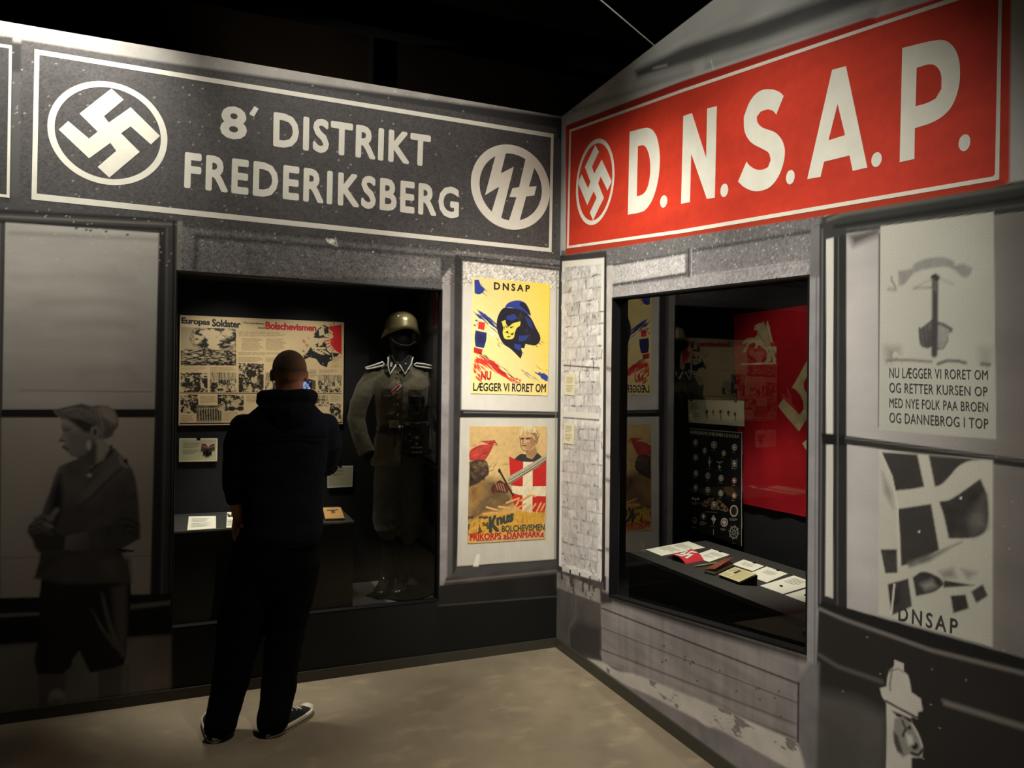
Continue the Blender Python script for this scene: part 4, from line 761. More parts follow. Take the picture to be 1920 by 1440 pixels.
zq = zoomed(860, 780, 4.8)
p2px = zq([(100, 92), (792, 92), (778, 1108), (78, 1150)])
def paint2(c, root):
    c.rounded = True
    c.poly(p2px, (212, 176, 116), soft=.004); c.noise(p2px, .12, 10, 10, 21); c.poly(zq([(90, 640), (300, 560), (480, 700), (480, 800), (240, 900), (84, 1000)]), (96, 74, 48), soft=.06, a=.9); c.poly(zq([(95, 600), (260, 560), (180, 800), (90, 900)]), (150, 110, 60), soft=.05, a=.7)
    c.noise(zq([(90, 640), (480, 560), (480, 800), (84, 900)]), .7, 14, 14, 22)
    c.poly(zq([(250, 880), (500, 850), (770, 800), (770, 1040), (300, 1080), (90, 1140), (90, 960)]), (214, 160, 60), soft=.04)
    red, dark, wht = (196, 40, 34), (40, 34, 30), (230, 214, 176)
    c.poly(zq([(98, 320), (180, 265), (270, 255), (190, 225), (330, 218), (320, 245), (240, 390), (180, 400), (98, 400)]), (176, 52, 44)); c.poly(zq([(98, 330), (250, 265), (290, 262), (235, 385), (100, 395)]), (190, 70, 56), soft=.01, a=.7, tex=.5, tscale=40)
    c.line(zq([(325, 235), (340, 250)]), .006, dark); c.line(zq([(322, 258), (350, 262)]), .004, dark)
    c.poly(zq([(98, 410), (160, 395), (240, 400), (262, 440), (270, 520), (240, 550), (180, 600), (92, 640)]), (66, 52, 42), soft=.008, tex=.7, tscale=36, seed=24)
    r9 = random.Random(9)
    for k in range(26): x, y = r9.uniform(100, 255), r9.uniform(405, 600); c.ell(zq([(x, y)])[0], r9.uniform(2, 4), r9.uniform(2.5, 4.5), r9.choice(((104, 82, 60), (40, 32, 26), (84, 64, 46), (130, 100, 70))), soft=.005, a=.7)
    for k in range(26): x, y = r9.uniform(100, 290), r9.uniform(235, 390); c.line(zq([(x, y), (x+r9.uniform(20, 50), y-r9.uniform(8, 24))]), .003, r9.choice(((120, 34, 30), (216, 120, 96))), soft=.003, a=.5*(x+.5*y < 420))
    c.line(zq([(240, 480), (290, 445)]), .003, dark); c.line(zq([(250, 510), (320, 480)]), .003, dark)
    # shield with the cross
    c.poly(zq([(452, 362), (500, 385), (620, 410), (700, 400), (790, 380), (785, 780), (770, 870), (600, 850), (500, 800), (470, 650)]), red)
    c.poly(zq([(580, 405), (665, 405), (662, 870), (570, 850)]), wht, soft=.003); c.poly(zq([(470, 625), (560, 632), (785, 630), (782, 722), (560, 712), (480, 690)]), wht, soft=.003)
    # standing fair-haired man
    c.poly(zq([(500, 385), (560, 340), (600, 345), (690, 325), (745, 365), (700, 405), (560, 408)]), (56, 52, 50)); skin = (206, 166, 118)
    c.poly(zq([(598, 300), (690, 290), (700, 340), (660, 390), (610, 370)]), (190, 146, 100)); c.poly(zq([(555, 185), (570, 150), (690, 150), (715, 200), (700, 260), (660, 290), (620, 315), (575, 310), (560, 270), (548, 240)]), skin)
    c.poly(zq([(640, 190), (690, 180), (690, 250), (640, 300), (610, 312), (640, 250)]), (160, 118, 82), soft=.006); c.poly(zq([(556, 180), (560, 120), (590, 98), (660, 95), (720, 140), (718, 185), (690, 250), (668, 190), (640, 150), (590, 130)]), (222, 200, 150)); c.line(zq([(700, 130), (722, 170), (700, 250)]), .004, dark)
    c.poly(zq([(640, 150), (700, 150), (712, 200), (690, 262), (676, 250), (684, 200)]), (150, 112, 76), soft=.005); c.ell(zq([(684, 228)])[0], 3, 5.5, (190, 140, 96), soft=.004); c.ell(zq([(684, 230)])[0], 1.2, 3, (110, 72, 50), soft=.003)
    c.poly(zq([(555, 196), (590, 192), (588, 212), (560, 214)]), (120, 84, 60), soft=.006); c.poly(zq([(600, 194), (646, 190), (640, 212), (604, 212)]), (120, 84, 60), soft=.006); c.ell(zq([(573, 205)])[0], 1.5, 1.5, dark); c.ell(zq([(620, 203)])[0], 1.6, 1.6, dark)
    c.poly(zq([(598, 250), (628, 230), (660, 262), (630, 310), (600, 300)]), (178, 134, 94), soft=.010); c.poly(zq([(566, 258), (606, 262), (600, 274), (570, 272)]), (140, 80, 62), soft=.004); c.poly(zq([(600, 310), (640, 312), (690, 270), (700, 330), (650, 380), (612, 350)]), (166, 124, 86), soft=.008)
    for a in ([(556, 205), (585, 200)], [(600, 205), (640, 200)], [(565, 262), (605, 268)], [(580, 215), (572, 245), (590, 250)], [(548, 185), (560, 280), (580, 312), (620, 318)]): c.line(zq(a), .004, (70, 46, 34))
    # sword and hand
    c.poly(zq([(432, 560), (460, 540), (790, 345), (790, 400), (480, 600), (460, 620)]), (176, 166, 140)); c.line(zq([(440, 585), (640, 470), (790, 372)]), .004, (90, 82, 70)); c.line(zq([(450, 610), (790, 398)]), .005, dark)
    c.line(zq([(362, 485), (420, 590), (488, 715)]), .012, (44, 36, 32)); c.ell(zq([(365, 492)])[0], 2.6, 4, dark)
    c.poly(zq([(290, 650), (320, 610), (370, 575), (410, 600), (460, 640), (440, 690), (400, 690), (350, 690), (310, 708)]), (86, 48, 38), tex=.7, tscale=40, seed=25)
    for k in range(4): c.line(zq([(330+22*k, 600+4*k), (350+22*k, 660+6*k)]), .007, (166, 112, 80))
    # hands reaching up in the field
    for a in ([(250, 820), (340, 845)], [(360, 815), (460, 830)], [(430, 780), (540, 740)], [(490, 850), (540, 760)], [(560, 760), (640, 710), (690, 720)], [(590, 850), (640, 800)], [(650, 850), (690, 790)], [(700, 860), (740, 780)], [(740, 850), (770, 790)], [(220, 880), (340, 870)], [(520, 830), (600, 790)]): c.line(zq(a), .012, (224, 166, 96))
    for a in ([(250, 832), (340, 860)], [(430, 795), (540, 752)], [(600, 862), (650, 812)], [(560, 772), (640, 722)]): c.line(zq(a), .003, (110, 70, 40))
    c.noise(zq([(84, 900), (260, 900), (300, 1000), (140, 1080), (80, 1130)]), .9, 40, 40, 26, thr=.52, rgb=(70, 56, 44)); c.noise(zq([(500, 880), (770, 860), (770, 970), (520, 960)]), .5, 50, 20, 27, thr=.56, rgb=(170, 116, 40))
    rr = random.Random(77)
    for k in range(70): x, y = rr.uniform(95, 470), rr.uniform(420, 1060); c.line(zq([(x, y), (x+rr.uniform(10, 46), y-rr.uniform(0, 40))]), rr.uniform(.002, .005), rr.choice(((60, 46, 36), (150, 112, 66), (92, 70, 48))), soft=.003, a=.5)
    for k in range(60): x, y = rr.uniform(500, 770), rr.uniform(860, 990); c.line(zq([(x, y), (x+rr.uniform(-8, 8), y-rr.uniform(14, 50))]), .003, rr.choice(((176, 120, 44), (236, 190, 96))), soft=.003, a=.6)
    for k in range(26): x, y = rr.uniform(460, 775), rr.uniform(420, 830); c.line(zq([(x, y), (x+rr.uniform(-30, 30), y+rr.uniform(20, 70))]), .003, (140, 34, 30), soft=.004, a=.25)
    for k in range(26): x = rr.uniform(565, 715); c.line(zq([(x, rr.uniform(102, 150)), (x+rr.uniform(-14, 14), rr.uniform(140, 200))]), .002, (150, 116, 70), soft=.003, a=.5)
    c.noise(p2px, .16, 60, 60, 28)
    c.text(zq([(160, 1112), (690, 1085), (690, 1104), (160, 1134)]), 1, (120, 50, 36), seed=5)
c, root, q = poster(p2px, .0016, (212, 176, 116), 'brown and red poster with a cross shield, lower of the two colour posters', paint2)
c.build('sheet', M_['print'], c.mask(p2px), root, off=.003, thick=.002)
lettering(root, mat('printing_ink_grey_green', (62, 66, 56), .6), WL, [(zq([(268, 905), (345, 885), (365, 1040), (270, 1052)]), 'K', .06), (zq([(335, 915), (498, 868), (490, 950), (340, 990)]), 'nus', .06, .98), (zq([(386, 985), (772, 968), (772, 1030), (386, 1046)]), 'BOLCHEVISMEN', .035, 1.0)], .0036, 'grey green lettering')
lettering(root, M_['inkred'], WL, [(zq([(100, 1058), (768, 1032), (766, 1088), (100, 1122)]), 'FRIKORPS »DANMARK«', .035, 1.0), (zq([(132, 1044), (180, 1040), (178, 1060), (130, 1064)]), 'DI', .03)], .0036, 'red lettering')

# ================================================================== text cards
def clip_into(mb, surf, u, v, k=1.): mb.box((0, 0, 0), (0, 0, 0)) if False else mb.prism(surf, [[(u-.010*k, v-.010*k), (u+.010*k, v-.010*k), (u+.010*k, v+.004*k), (u+.005*k, v+.006*k), (u+.003*k, v+.012*k), (u-.003*k, v+.012*k), (u-.005*k, v+.006*k), (u-.010*k, v+.004*k)]], -.002, .004)
def card(name, surf, w_, h_, label, blocks=(), clips=(), base=(236, 232, 206), panel=None, cat='card', group=None, res=.0016, thick=.0018, paint=None, off=.0005):
    """sheet lying on the quad surf (its own w x h metres), printed with rows of type; blocks: (x0, y0, x1, y1, rows) as fractions from the top left"""
    c = Canvas(surf, 0, w_, 0, h_, res, base); f = lambda x, y: (x*w_, (1-y)*h_)
    if panel: c.poly([f(.035, .05), f(.965, .05), f(.965, .94), f(.035, .94)], panel, raw=True)
    for k, (x0, y0, x1, y1, n) in enumerate(blocks): c.text([f(x0, y0), f(x1, y0), f(x1, y1), f(x0, y1)], n, (60, 56, 48), raw=True, seed=int(1000*x0+77*y0*9)+k)
    if paint: paint(c, f)
    p = surf.p3(w_/2, 0); root = thing(name, p, label, cat, group)
    c.build('sheet', M_['print'], None, root, off=off+thick, thick=thick)
    if clips:
        for cx in clips: m = MB(); clip_into(m, surf, cx*w_, h_); m.build('clip', M_['clip'], root)
    return root
def quad_on(surf, px, off=0.):
    """px TL TR BR BL in the photo, on a plane"""
    q = surf.uvs(px); return Quad(*(surf.p3(*q[i], off) for i in (3, 2, 1, 0)))
# two paper labels on the brick panel
for px_, lb in (([(1061, 701), (1080, 702), (1078, 742), (1059, 740)], 'small yellowed text label on the brick panel, the upper one'), ([(1059, 792), (1078, 794), (1076, 834), (1057, 831)], 'small yellowed text label on the brick panel, the lower one')):
    qd = quad_on(WR, px_, .001); card('text_label', qd, qd.w, qd.h, lb, [(.15, .12, .85, .45, 5), (.15, .52, .85, .85, 5)], base=(226, 218, 184), cat='label', res=.0012)

# ================================================================== left display case
dl = thing('display_case', (-1.49, .3, .3), 'wide glazed display case in the left wall with a uniform and papers inside', 'display case')
B = M_['black']
MB().box((-2.30, .62, .30), (-.70, .65, 2.30)).build('back_panel', B, dl)
MB().box((-2.30, .006, .30), (-2.235, .62, 2.30)).build('side_panel', B, dl); MB().box((-.765, .006, .30), (-.70, .62, 2.30)).build('side_panel', B, dl)
MB().box((-2.235, .006, 2.26), (-.765, .62, 2.30)).build('lid', B, dl)
MB().box((-2.235, .006, .30), (-.765, .62, .352)).build('case_floor', M_['casefloor'], dl)
MB().box((-2.232, .060, .352), (-1.272, .618, .847)).build('plinth', mat('plinth_charcoal', (62, 61, 52), .6, var=.06, scale=5), dl)
MB().box((-2.232, .0585, .847), (-1.270, .618, .858)).build('plinth_top', M_['desk'], dl)
MB().box((-2.232, .0565, .8475), (-1.270, .0588, .8585)).build('plinth_edge', mat('edge_strip', (190, 186, 174), .45), dl)
m = MB(); m.prism(WL, [OPEN_L, [(-2.206, .372), (-.782, .372), (-.782, 2.204), (-2.206, 2.214)]], -.05, .0025); m.build('frame', M_['caseblack'], dl)
m = MB(); m.add([(-2.21, .035, .366), (-.778, .035, .366), (-.778, .035, 2.208), (-2.21, .035, 2.218)], [(0, 1, 2, 3)]); m.build('glass_pane', M_['glass'], dl)
TOPZ = .859
PT = Plane((0, 0, TOPZ), (1, 0, 0), (0, 1, 0))
# poster board of photographs
BD = Plane((0, .60, 0), (1, 0, 0), (0, 0, 1)); ze = zoomed(320, 500, 4.235)
bpx = ze([(62, 383), (1377, 440), (1368, 1250), (62, 1270)]); q = BD.uvs(bpx)
c = Canvas(BD, q[3][0], q[1][0], q[2][1], q[0][1], .0017, (216, 188, 140)); c.noise(bpx, .05, 8, 8, 201)
ph = lambda a, b, d, e, k, s, **kw: c.photo(ze([(a, b), (d, b+(d-a)*.03), (d, e), (a, e)]), k, s, **kw)
ph(80, 480, 520, 785, 'smoke', 211); ph(80, 838, 293, 997, 'crowd', 212); ph(313, 836, 520, 997, 'field', 213); ph(540, 765, 738, 997, 'crowd', 214); ph(750, 840, 850, 990, 'field', 215); ph(1170, 855, 1355, 1000, 'field', 216)
ph(78, 1013, 220, 1165, 'crowd', 217); ph(205, 1098, 403, 1235, 'ranks', 218); ph(373, 1015, 580, 1145, 'crowd', 219); ph(1130, 1018, 1255, 1110, 'field', 220); ph(1262, 1085, 1350, 1210, 'crowd', 221)
c.poly(ze([(1085, 885), (1150, 905), (1150, 1000), (1100, 1000)]), (90, 70, 50))
for x0, y0, x1, y1, n in ((540, 512, 948, 556, 5), (565, 565, 738, 665, 13), (756, 568, 918, 665, 13), (540, 676, 940, 702, 3), (540, 716, 740, 756, 5), (755, 720, 900, 756, 5), (82, 790, 300, 832, 5), (315, 794, 520, 832, 5), (235, 1024, 366, 1086, 6), (600, 1020, 690, 1080, 6), (410, 1150, 560, 1230, 8), (82, 1178, 190, 1235, 6), (1180, 815, 1350, 845, 4), (1100, 815, 1160, 880, 6), (1265, 1020, 1350, 1075, 6)):
    c.text(ze([(x0, y0), (x1, y0+(x1-x0)*.02), (x1, y1), (x0, y1)]), n, (84, 66, 46), seed=x0+y0)
c.poly(ze([(1250, 478), (1300, 470), (1356, 460), (1357, 700), (1310, 668), (1272, 620), (1262, 560), (1290, 520)]), (206, 30, 34))
for k in range(11): a = 2.0+k*.21; c.line(ze([(1345+85*math.cos(a), 575-95*math.sin(a)), (1345+128*math.cos(a), 575-140*math.sin(a))]), .006, (196, 30, 34))
for pl in ([(1130, 545), (1175, 490), (1215, 462), (1250, 478), (1255, 520), (1235, 560), (1180, 570), (1140, 565)], [(1045, 660), (1080, 690), (1110, 640), (1180, 600), (1230, 600), (1240, 660), (1280, 690), (1290, 740), (1250, 760), (1240, 800), (1190, 780), (1150, 730), (1100, 720), (1060, 740)], [(1280, 680), (1340, 690), (1300, 740)]): c.poly(ze(pl), (26, 26, 28), soft=.003, tex=.2)
c.noise(ze([(1040, 470), (1290, 470), (1290, 800), (1040, 800)]), 1., 42, 42, 233, thr=.57, rgb=(216, 188, 140)); c.poly(ze([(1175, 500), (1215, 480), (1220, 540), (1180, 550)]), (216, 190, 146)); c.poly(ze([(1120, 640), (1230, 640), (1230, 656), (1120, 656)]), (216, 190, 146))
for k in range(7): c.line(ze([(1130+20*k, 665+10*(k % 3)), (1190+14*k, 672+12*(k % 3))]), .007, (216, 190, 146))
c.poly(ze([(1290, 720), (1355, 705), (1355, 800), (1260, 800)]), (196, 170, 120), tex=.4, tscale=40); c.noise(ze([(1020, 560), (1100, 560), (1100, 640), (1030, 630)]), .8, 60, 60, 231, thr=.58, rgb=(190, 90, 70))
c.line(ze([(78, 1003), (1356, 1008)]), .005, (90, 40, 34)); c.line(ze([(78, 1246), (1356, 1238)]), .008, (50, 30, 28))
eb = thing('poster_board', BD.p3(q[3][0], q[3][1]), 'large cream poster board of war photographs headed Europas Soldater in the left case', 'poster')
c.build('sheet', M_['print'], c.mask(bpx), eb, off=.004, thick=.018)
lettering(eb, M_['ink'], BD, [(ze([(85, 402), (312, 420), (312, 478), (85, 466)]), 'Europas', .045, .96), (ze([(328, 414), (556, 432), (556, 488), (328, 476)]), 'Soldater', .045, .96), (ze([(572, 436), (746, 446), (746, 466), (572, 458)]), 'i Forsvarskamp', .02), (ze([(694, 474), (746, 477), (746, 496), (694, 493)]), 'mod', .02)], .0052, 'black lettering')
lettering(eb, M_['inkred'], BD, [(ze([(752, 436), (1157, 462), (1157, 514), (752, 498)]), 'Bolschevismen', .05, .96)], .0052, 'red lettering')
# card with ribboned cross
zc = zoomed(320, 800, 6.545); qd = quad_on(BD, zc([(105, 143), (577, 143), (570, 425), (100, 432)]), .0)
lift = BD
card('text_card', qd, qd.w, qd.h, 'small white card with a ribboned black cross pinned on it, below the poster board', [(.11, .17, .60, .42, 5), (.11, .48, .55, .68, 4)], (.5,), base=(216, 206, 170), panel=(186, 178, 142))
md = thing('medal', BD.p3(*BD.uv(*zc([(450, 320)])[0]), .004), 'black cross medal on a dark red ribbon bow, pinned to a white card', 'medal')
bow = MB()
for pl in ([(458, 250), (430, 212), (385, 208), (378, 262), (395, 275), (440, 272)], [(462, 250), (500, 216), (538, 210), (542, 268), (500, 270)]): bow.prism(BD, [BD.uvs(zc(pl))], .004, .012)
for pl in ([(395, 228), (455, 252), (440, 258), (392, 244)], [(470, 252), (535, 228), (538, 244), (475, 262)]): bow.prism(BD, [BD.uvs(zc(pl))], .012, .0128, 1)
bow.build('ribbon', [mat('ribbon_dark_red', (88, 20, 27), .8), mat('ribbon_pale', (150, 110, 100), .8)], md)
x_ = MB(); x_.prism(BD, [BD.uvs(zc([(440, 310), (428, 282), (472, 282), (462, 310), (500, 296), (502, 348), (462, 336), (474, 362), (424, 362), (440, 336), (400, 348), (400, 298)]))], .003, .007); x_.build('cross', mat('cross_black_iron', (30, 30, 30), .35, .6), md)
zr = zoomed(580, 820, 8.0); qd = quad_on(BD, zr([(270, 432), (655, 424), (645, 742), (270, 760)]), .0)
card('text_card', qd, qd.w, qd.h, 'white card with four lines of type behind the visitor, beside the uniform sleeve', [(.24, .20, .66, .30, 2), (.2, .36, .68, .46, 2)], (.5,), base=(232, 230, 206), panel=(190, 186, 150))
qd = quad_on(BD, zr([(250, 100), (436, 100), (420, 428), (250, 428)]), .0)
card('text_card', qd, qd.w, qd.h, 'narrow pale card mostly hidden by the visitor elbow, above a white card', [(.15, .2, .6, .5, 4)], base=(226, 224, 204))
# papers on the plinth
qd = quad_on(PT, zc([(222, 1105), (556, 1100), (556, 1250), (203, 1275)]), .0)
card('leaflet', qd, qd.w, qd.h, 'typed white leaflet lying at the left end of the plinth top', [(.15, .15, .8, .45, 4), (.15, .52, .8, .85, 4)], base=(246, 240, 216), cat='leaflet')
qd = quad_on(PT, zc([(692, 1055), (860, 1052), (880, 1240), (682, 1243)]), .0)
def fig_(c, f):
    for k in range(7): c.line([f(.06+.09*k, .1+.06*(k % 3)), f(.12+.08*k, .32+.03*(k % 2))], .008, (60, 50, 44), raw=True)
card('leaflet', qd, qd.w, qd.h, 'white picture leaflet on the plinth, half hidden by the visitor hand', [(.1, .5, .9, .9, 5)], base=(246, 240, 216), cat='leaflet', paint=fig_)
# brown booklet on a little wedge
bk = zr([(205, 1055), (470, 1048), (525, 1240), (240, 1250)]); fr0 = PT.uvs(bk); F = [Vector((fr0[3][0], fr0[3][1], TOPZ+.012)), Vector((fr0[2][0], fr0[2][1], TOPZ+.012))]
PB = Plane((0, 0, TOPZ+.062), (1, 0, 0), (0, 1, 0)); bb = PB.uvs(bk); Bk = [PB.p3(*bb[1]), PB.p3(*bb[0])]
qd = Quad(F[0], F[1], Bk[0], Bk[1])
wg = MB(); a, b, c3, d = qd.c; dn = lambda p, e=.0015: Vector((p.x, p.y, TOPZ+e-.0005)); 
bot = [dn(p) for p in qd.c]; topq = [p-qd.n*.011 for p in qd.c]
wg.add(bot+topq, [(3, 2, 1, 0), (4, 5, 6, 7), (0, 1, 5, 4), (1, 2, 6, 5), (2, 3, 7, 6), (3, 0, 4, 7)])
tag(wg.build('book_stand', M_['caseblack']), 'low black wedge stand under the brown booklet on the plinth', 'stand')
bkr = thing('booklet', qd.p3(qd.w/2, 0), 'tan booklet printed with an eagle, propped at the right end of the plinth', 'booklet')
MB().prism(qd, [[(0, 0), (qd.w, 0), (qd.w, qd.h), (0, qd.h)]], -.0105, -.0015).build('pages', M_['paper'], bkr)
c = Canvas(qd, -.001, qd.w+.001, -.001, qd.h+.001, .0014, (200, 150, 80)); f = lambda x, y: (x*qd.w, (1-y)*qd.h); c.noise([f(0, 0), f(1, 0), f(1, 1), f(0, 1)], .15, 30, 30, 241, raw=True)
c.line([f(.22, .24), f(.42, .27), f(.5, .3), f(.58, .27), f(.78, .22)], .010, (70, 48, 26), raw=True); c.line([f(.5, .24), f(.5, .38)], .012, (70, 48, 26), raw=True); c.ell(f(.5, .43), .012, .010, (80, 56, 30), raw=True); c.text([f(.28, .56), f(.8, .55), f(.8, .62), f(.28, .63)], 1, (70, 48, 26), raw=True); c.text([f(.3, .68), f(.75, .67), f(.75, .72), f(.3, .73)], 1, (120, 86, 50), raw=True)
c.build('cover', M_['print'], None, bkr, off=0., thick=.0015)
# ================================================================== right display case
dr = thing('display_case', (.4, -1.35, .4), 'glazed display case in the right wall with a red flag, emblem board and papers inside', 'display case')
MB().box((.80, -2.50, .40), (.83, -.12, 2.32)).build('back_panel', B, dr)
MB().box((.062, -.15, .40), (.80, -.12, 2.32)).build('side_panel', B, dr); MB().box((.062, -2.50, .40), (.80, -2.47, 2.32)).build('side_panel', B, dr)
MB().box((.062, -2.47, 2.29), (.80, -.15, 2.32)).build('lid', B, dr); MB().box((.062, -2.47, .40), (.80, -.15, .43)).build('case_floor', B, dr)
fm = MB(); fm.prism(WR, [[(.60, .43), (2.135, .60), (2.135, 2.11), (.605, 2.19)], [(.657, .498), (2.078, .664), (2.078, 2.049), (.662, 2.126)]], -.05, -.0045)
fm.prism(WR, [OPEN_R, [(.657, .498), (2.078, .664), (2.078, 2.049), (.662, 2.126)]], -.0045, .0025); fm.build('frame', M_['caseblack'], dr)
m = MB(); m.add([WR.p3(u, v, -.048) for u, v in ((.65, .49), (2.085, .655), (2.085, 2.058), (.655, 2.134))], [(0, 1, 2, 3)]); m.build('glass_pane', M_['glass'], dr)
SL = math.atan(.05); DP = Plane((.13, 0, .72), (0, -1, 0), (math.cos(SL), 0, math.sin(SL)))
dk_ = MB(); dk_.prism(DP, [[(.632, 0), (2.465, 0), (2.465, .53), (.632, .53)]], -.02, 0.); dk_.build('desk_top', M_['desk'], dr)
MB().box((.135, -2.46, .43), (.655, -.635, .699)).build('desk_front', M_['caseblack'], dr)
zk = zoomed(1160, 980, 5.189); zg = zoomed(1280, 740, 4.964); zf = zoomed(1360, 540, 3.429)
cards = [([(680, 185), (840, 245), (415, 325), (265, 265)], [(.12, .2, .9, .42, 6), (.12, .5, .9, .75, 6)], (), 'wide white text card at the far left end of the desk behind the armband'),
         ([(905, 260), (1080, 315), (880, 385), (705, 330)], [(.3, .18, .95, .45, 5), (.3, .52, .85, .72, 3)], (.5,), 'white text card just right of the red armband'),
         ([(1215, 362), (1415, 425), (1305, 475), (1105, 408)], [(.2, .25, .8, .7, 5)], (.55,), 'white text card behind the open booklet, between two others'),
         ([(1440, 430), (1645, 500), (1440, 585), (1235, 512)], [(.25, .2, .85, .5, 5)], (.55,), 'white text card directly right of the open booklet'),
         ([(1705, 518), (1930, 598), (1600, 698), (1375, 618)], [(.2, .1, .8, .45, 5)], (), 'wide white text card carrying a small dark badge, near the right frame'),
         ([(1948, 612), (2180, 705), (1850, 792), (1618, 708)], [(.3, .1, .9, .45, 5)], (), 'white text card cut off by the right frame, nearest the viewer')]
for px_, bl, cp, lb in cards:
    qd = quad_on(DP, zk(px_)); card('text_card', qd, qd.w, qd.h, lb, bl, cp, base=(250, 246, 222))
def badge(px_, lb):
    p = DP.uv(*zk([px_])[0]); o = thing('badge', DP.p3(*p, .003), lb, 'badge'); m = MB(); R = .011
    m.prism(DP, [[(p[0]-R, p[1]), (p[0], p[1]-R*.8), (p[0]+R, p[1]), (p[0], p[1]+R*.8)]], .0026, .006); m.build('plate', mat('badge_dark', (24, 24, 26), .35, .5), o)
    m = MB(); m.ell(DP.p3(p[0], p[1], .007), (.004, .004, .002)); m.build('boss', M_['steel'], o, True)
badge((1582, 625), 'small dark badge pinned on the wide white card near the right frame'); badge((1822, 716), 'small dark badge on the white card cut off by the right frame')
# armband: an arch of red cloth
ab = zk([(465, 345), (648, 404), (832, 368), (668, 285)]); q = DP.uvs(ab); ar = thing('armband', DP.p3(*q[0]), 'folded red armband with a white emblem lying on the left of the desk', 'armband')
v_ = [Vector(p) for p in q]; m = MB(); NA, NB = 20, 8; outer = []; inner_ = []
def arch(t, s, k):
    p = v_[0]*(1-t)*(1-s)+v_[1]*t*(1-s)+v_[2]*t*s+v_[3]*(1-t)*s; h_ = .030*(1-abs(2*t-1)**3.0)*(.85+.15*math.sin(7*s+3*t))+.001; return DP.p3(p.x, p.y, max(.0005, h_-k))
for k in (0., .0035):
    g = [[arch(i/NA, j/NB, k) for i in range(NA+1)] for j in range(NB+1)]; n0 = len(m.v); m.v += [tuple(p) for r in g for p in r]
    for j in range(NB):
        for i in range(NA):
            a = n0+j*(NA+1)+i; f_ = (a, a+1, a+NA+2, a+NA+1); m.f.append(f_ if k == 0 else f_[::-1]); m.m.append(0)
n1 = (NA+1)*(NB+1)
for j in (0, NB):
    for i in range(NA): a = j*(NA+1)+i; f_ = (a, n1+a, n1+a+1, a+1); m.f.append(f_ if j == 0 else f_[::-1]); m.m.append(0)
m.build('band', mat('armband_red', (208, 20, 34), .8, sheen=.3, bump=.2, scale=120), ar, True)
CROSS = [(c_[0], c_[1]) for c_ in [(.5, .5), (.5, .3), (.1, .3), (.1, .1), (.5, .1), (.5, -.5), (.3, -.5), (.3, -.1), (.1, -.1), (.1, -.5), (-.5, -.5), (-.5, -.3), (-.1, -.3), (-.1, -.1), (-.5, -.1), (-.5, .5), (-.3, .5), (-.3, .1), (-.1, .1), (-.1, .5)]]
m = MB(); pts = []
for x, y in CROSS:
    a = math.radians(20); X, Y = x*math.cos(a)-y*math.sin(a), x*math.sin(a)+y*math.cos(a); pts.append((.56+X*.42, .5+Y*.75))
class ArchSurf:
    n = Vector((0, 0, 1))
    def p3(s, u, v, off=0): return arch(u, v, -off)
m.prism(ArchSurf(), [pts], .0005, .002); m.build('emblem', M_['white'], ar)
# pencil
a, b = DP.p3(*DP.uv(*zk([(732, 438)])[0]), .006), DP.p3(*DP.uv(*zk([(985, 398)])[0]), .006)
pc = thing('pencil', a, 'thin pale pencil lying left of the brown notebook', 'pencil'); d_ = (b-a).normalized(); m = MB(); m.tube([a+d_*.02, b], .0045, 8); m.build('shaft', mat('pencil_wood', (170, 150, 104), .5), pc, True); m = MB(); m.tube([a, a+d_*.012, a+d_*.022], [.0006, .003, .0042], 8); m.build('tip', M_['steel'], pc, True)
# brown notebook with its cover lifting
qd = quad_on(DP, zk([(1035, 378), (1126, 428), (938, 517), (835, 490)])); nb = thing('notebook', qd.p3(qd.w/2, 0), 'brown leather notebook with a half-lifted cover on the desk', 'notebook')
MB().prism(qd, [[(0, 0), (qd.w, 0), (qd.w, qd.h), (0, qd.h)]], .001, .006).build('back_cover', mat('leather_dark', (70, 40, 28), .5), nb)
MB().prism(qd, [[(.004, .004), (qd.w-.004, .004), (qd.w-.004, qd.h-.004), (.004, qd.h-.004)]], .006, .016).build('pages', M_['paper'], nb)
m = MB(); g0 = []; NQ = 10
for j in range(2):
    for i in range(NQ+1):
        t = i/NQ; g0.append(qd.p3(t*qd.w*.97, j*qd.h, .018+.030*t**1.5*(.5+.5*j)+.004*math.sin(3.1*t)))
m.v = [tuple(p) for p in g0]+[tuple(p-qd.n*.003) for p in g0]; n1 = len(g0)
for i in range(NQ): a = i; m.f += [(a, a+1, a+NQ+2, a+NQ+1), (n1+a+NQ+1, n1+a+NQ+2, n1+a+1, n1+a), (a, n1+a, n1+a+1, a+1), (a+NQ+1, a+NQ+2, n1+a+NQ+2, n1+a+NQ+1)]; m.m += [0]*4
m.f += [(0, NQ+1, n1+NQ+1, n1), (NQ, n1+NQ, n1+2*NQ+1, 2*NQ+1)]; m.m += [0]*2
m.build('front_cover', mat('leather_brown', (140, 78, 48), .5, bump=.2, scale=60), nb, True)
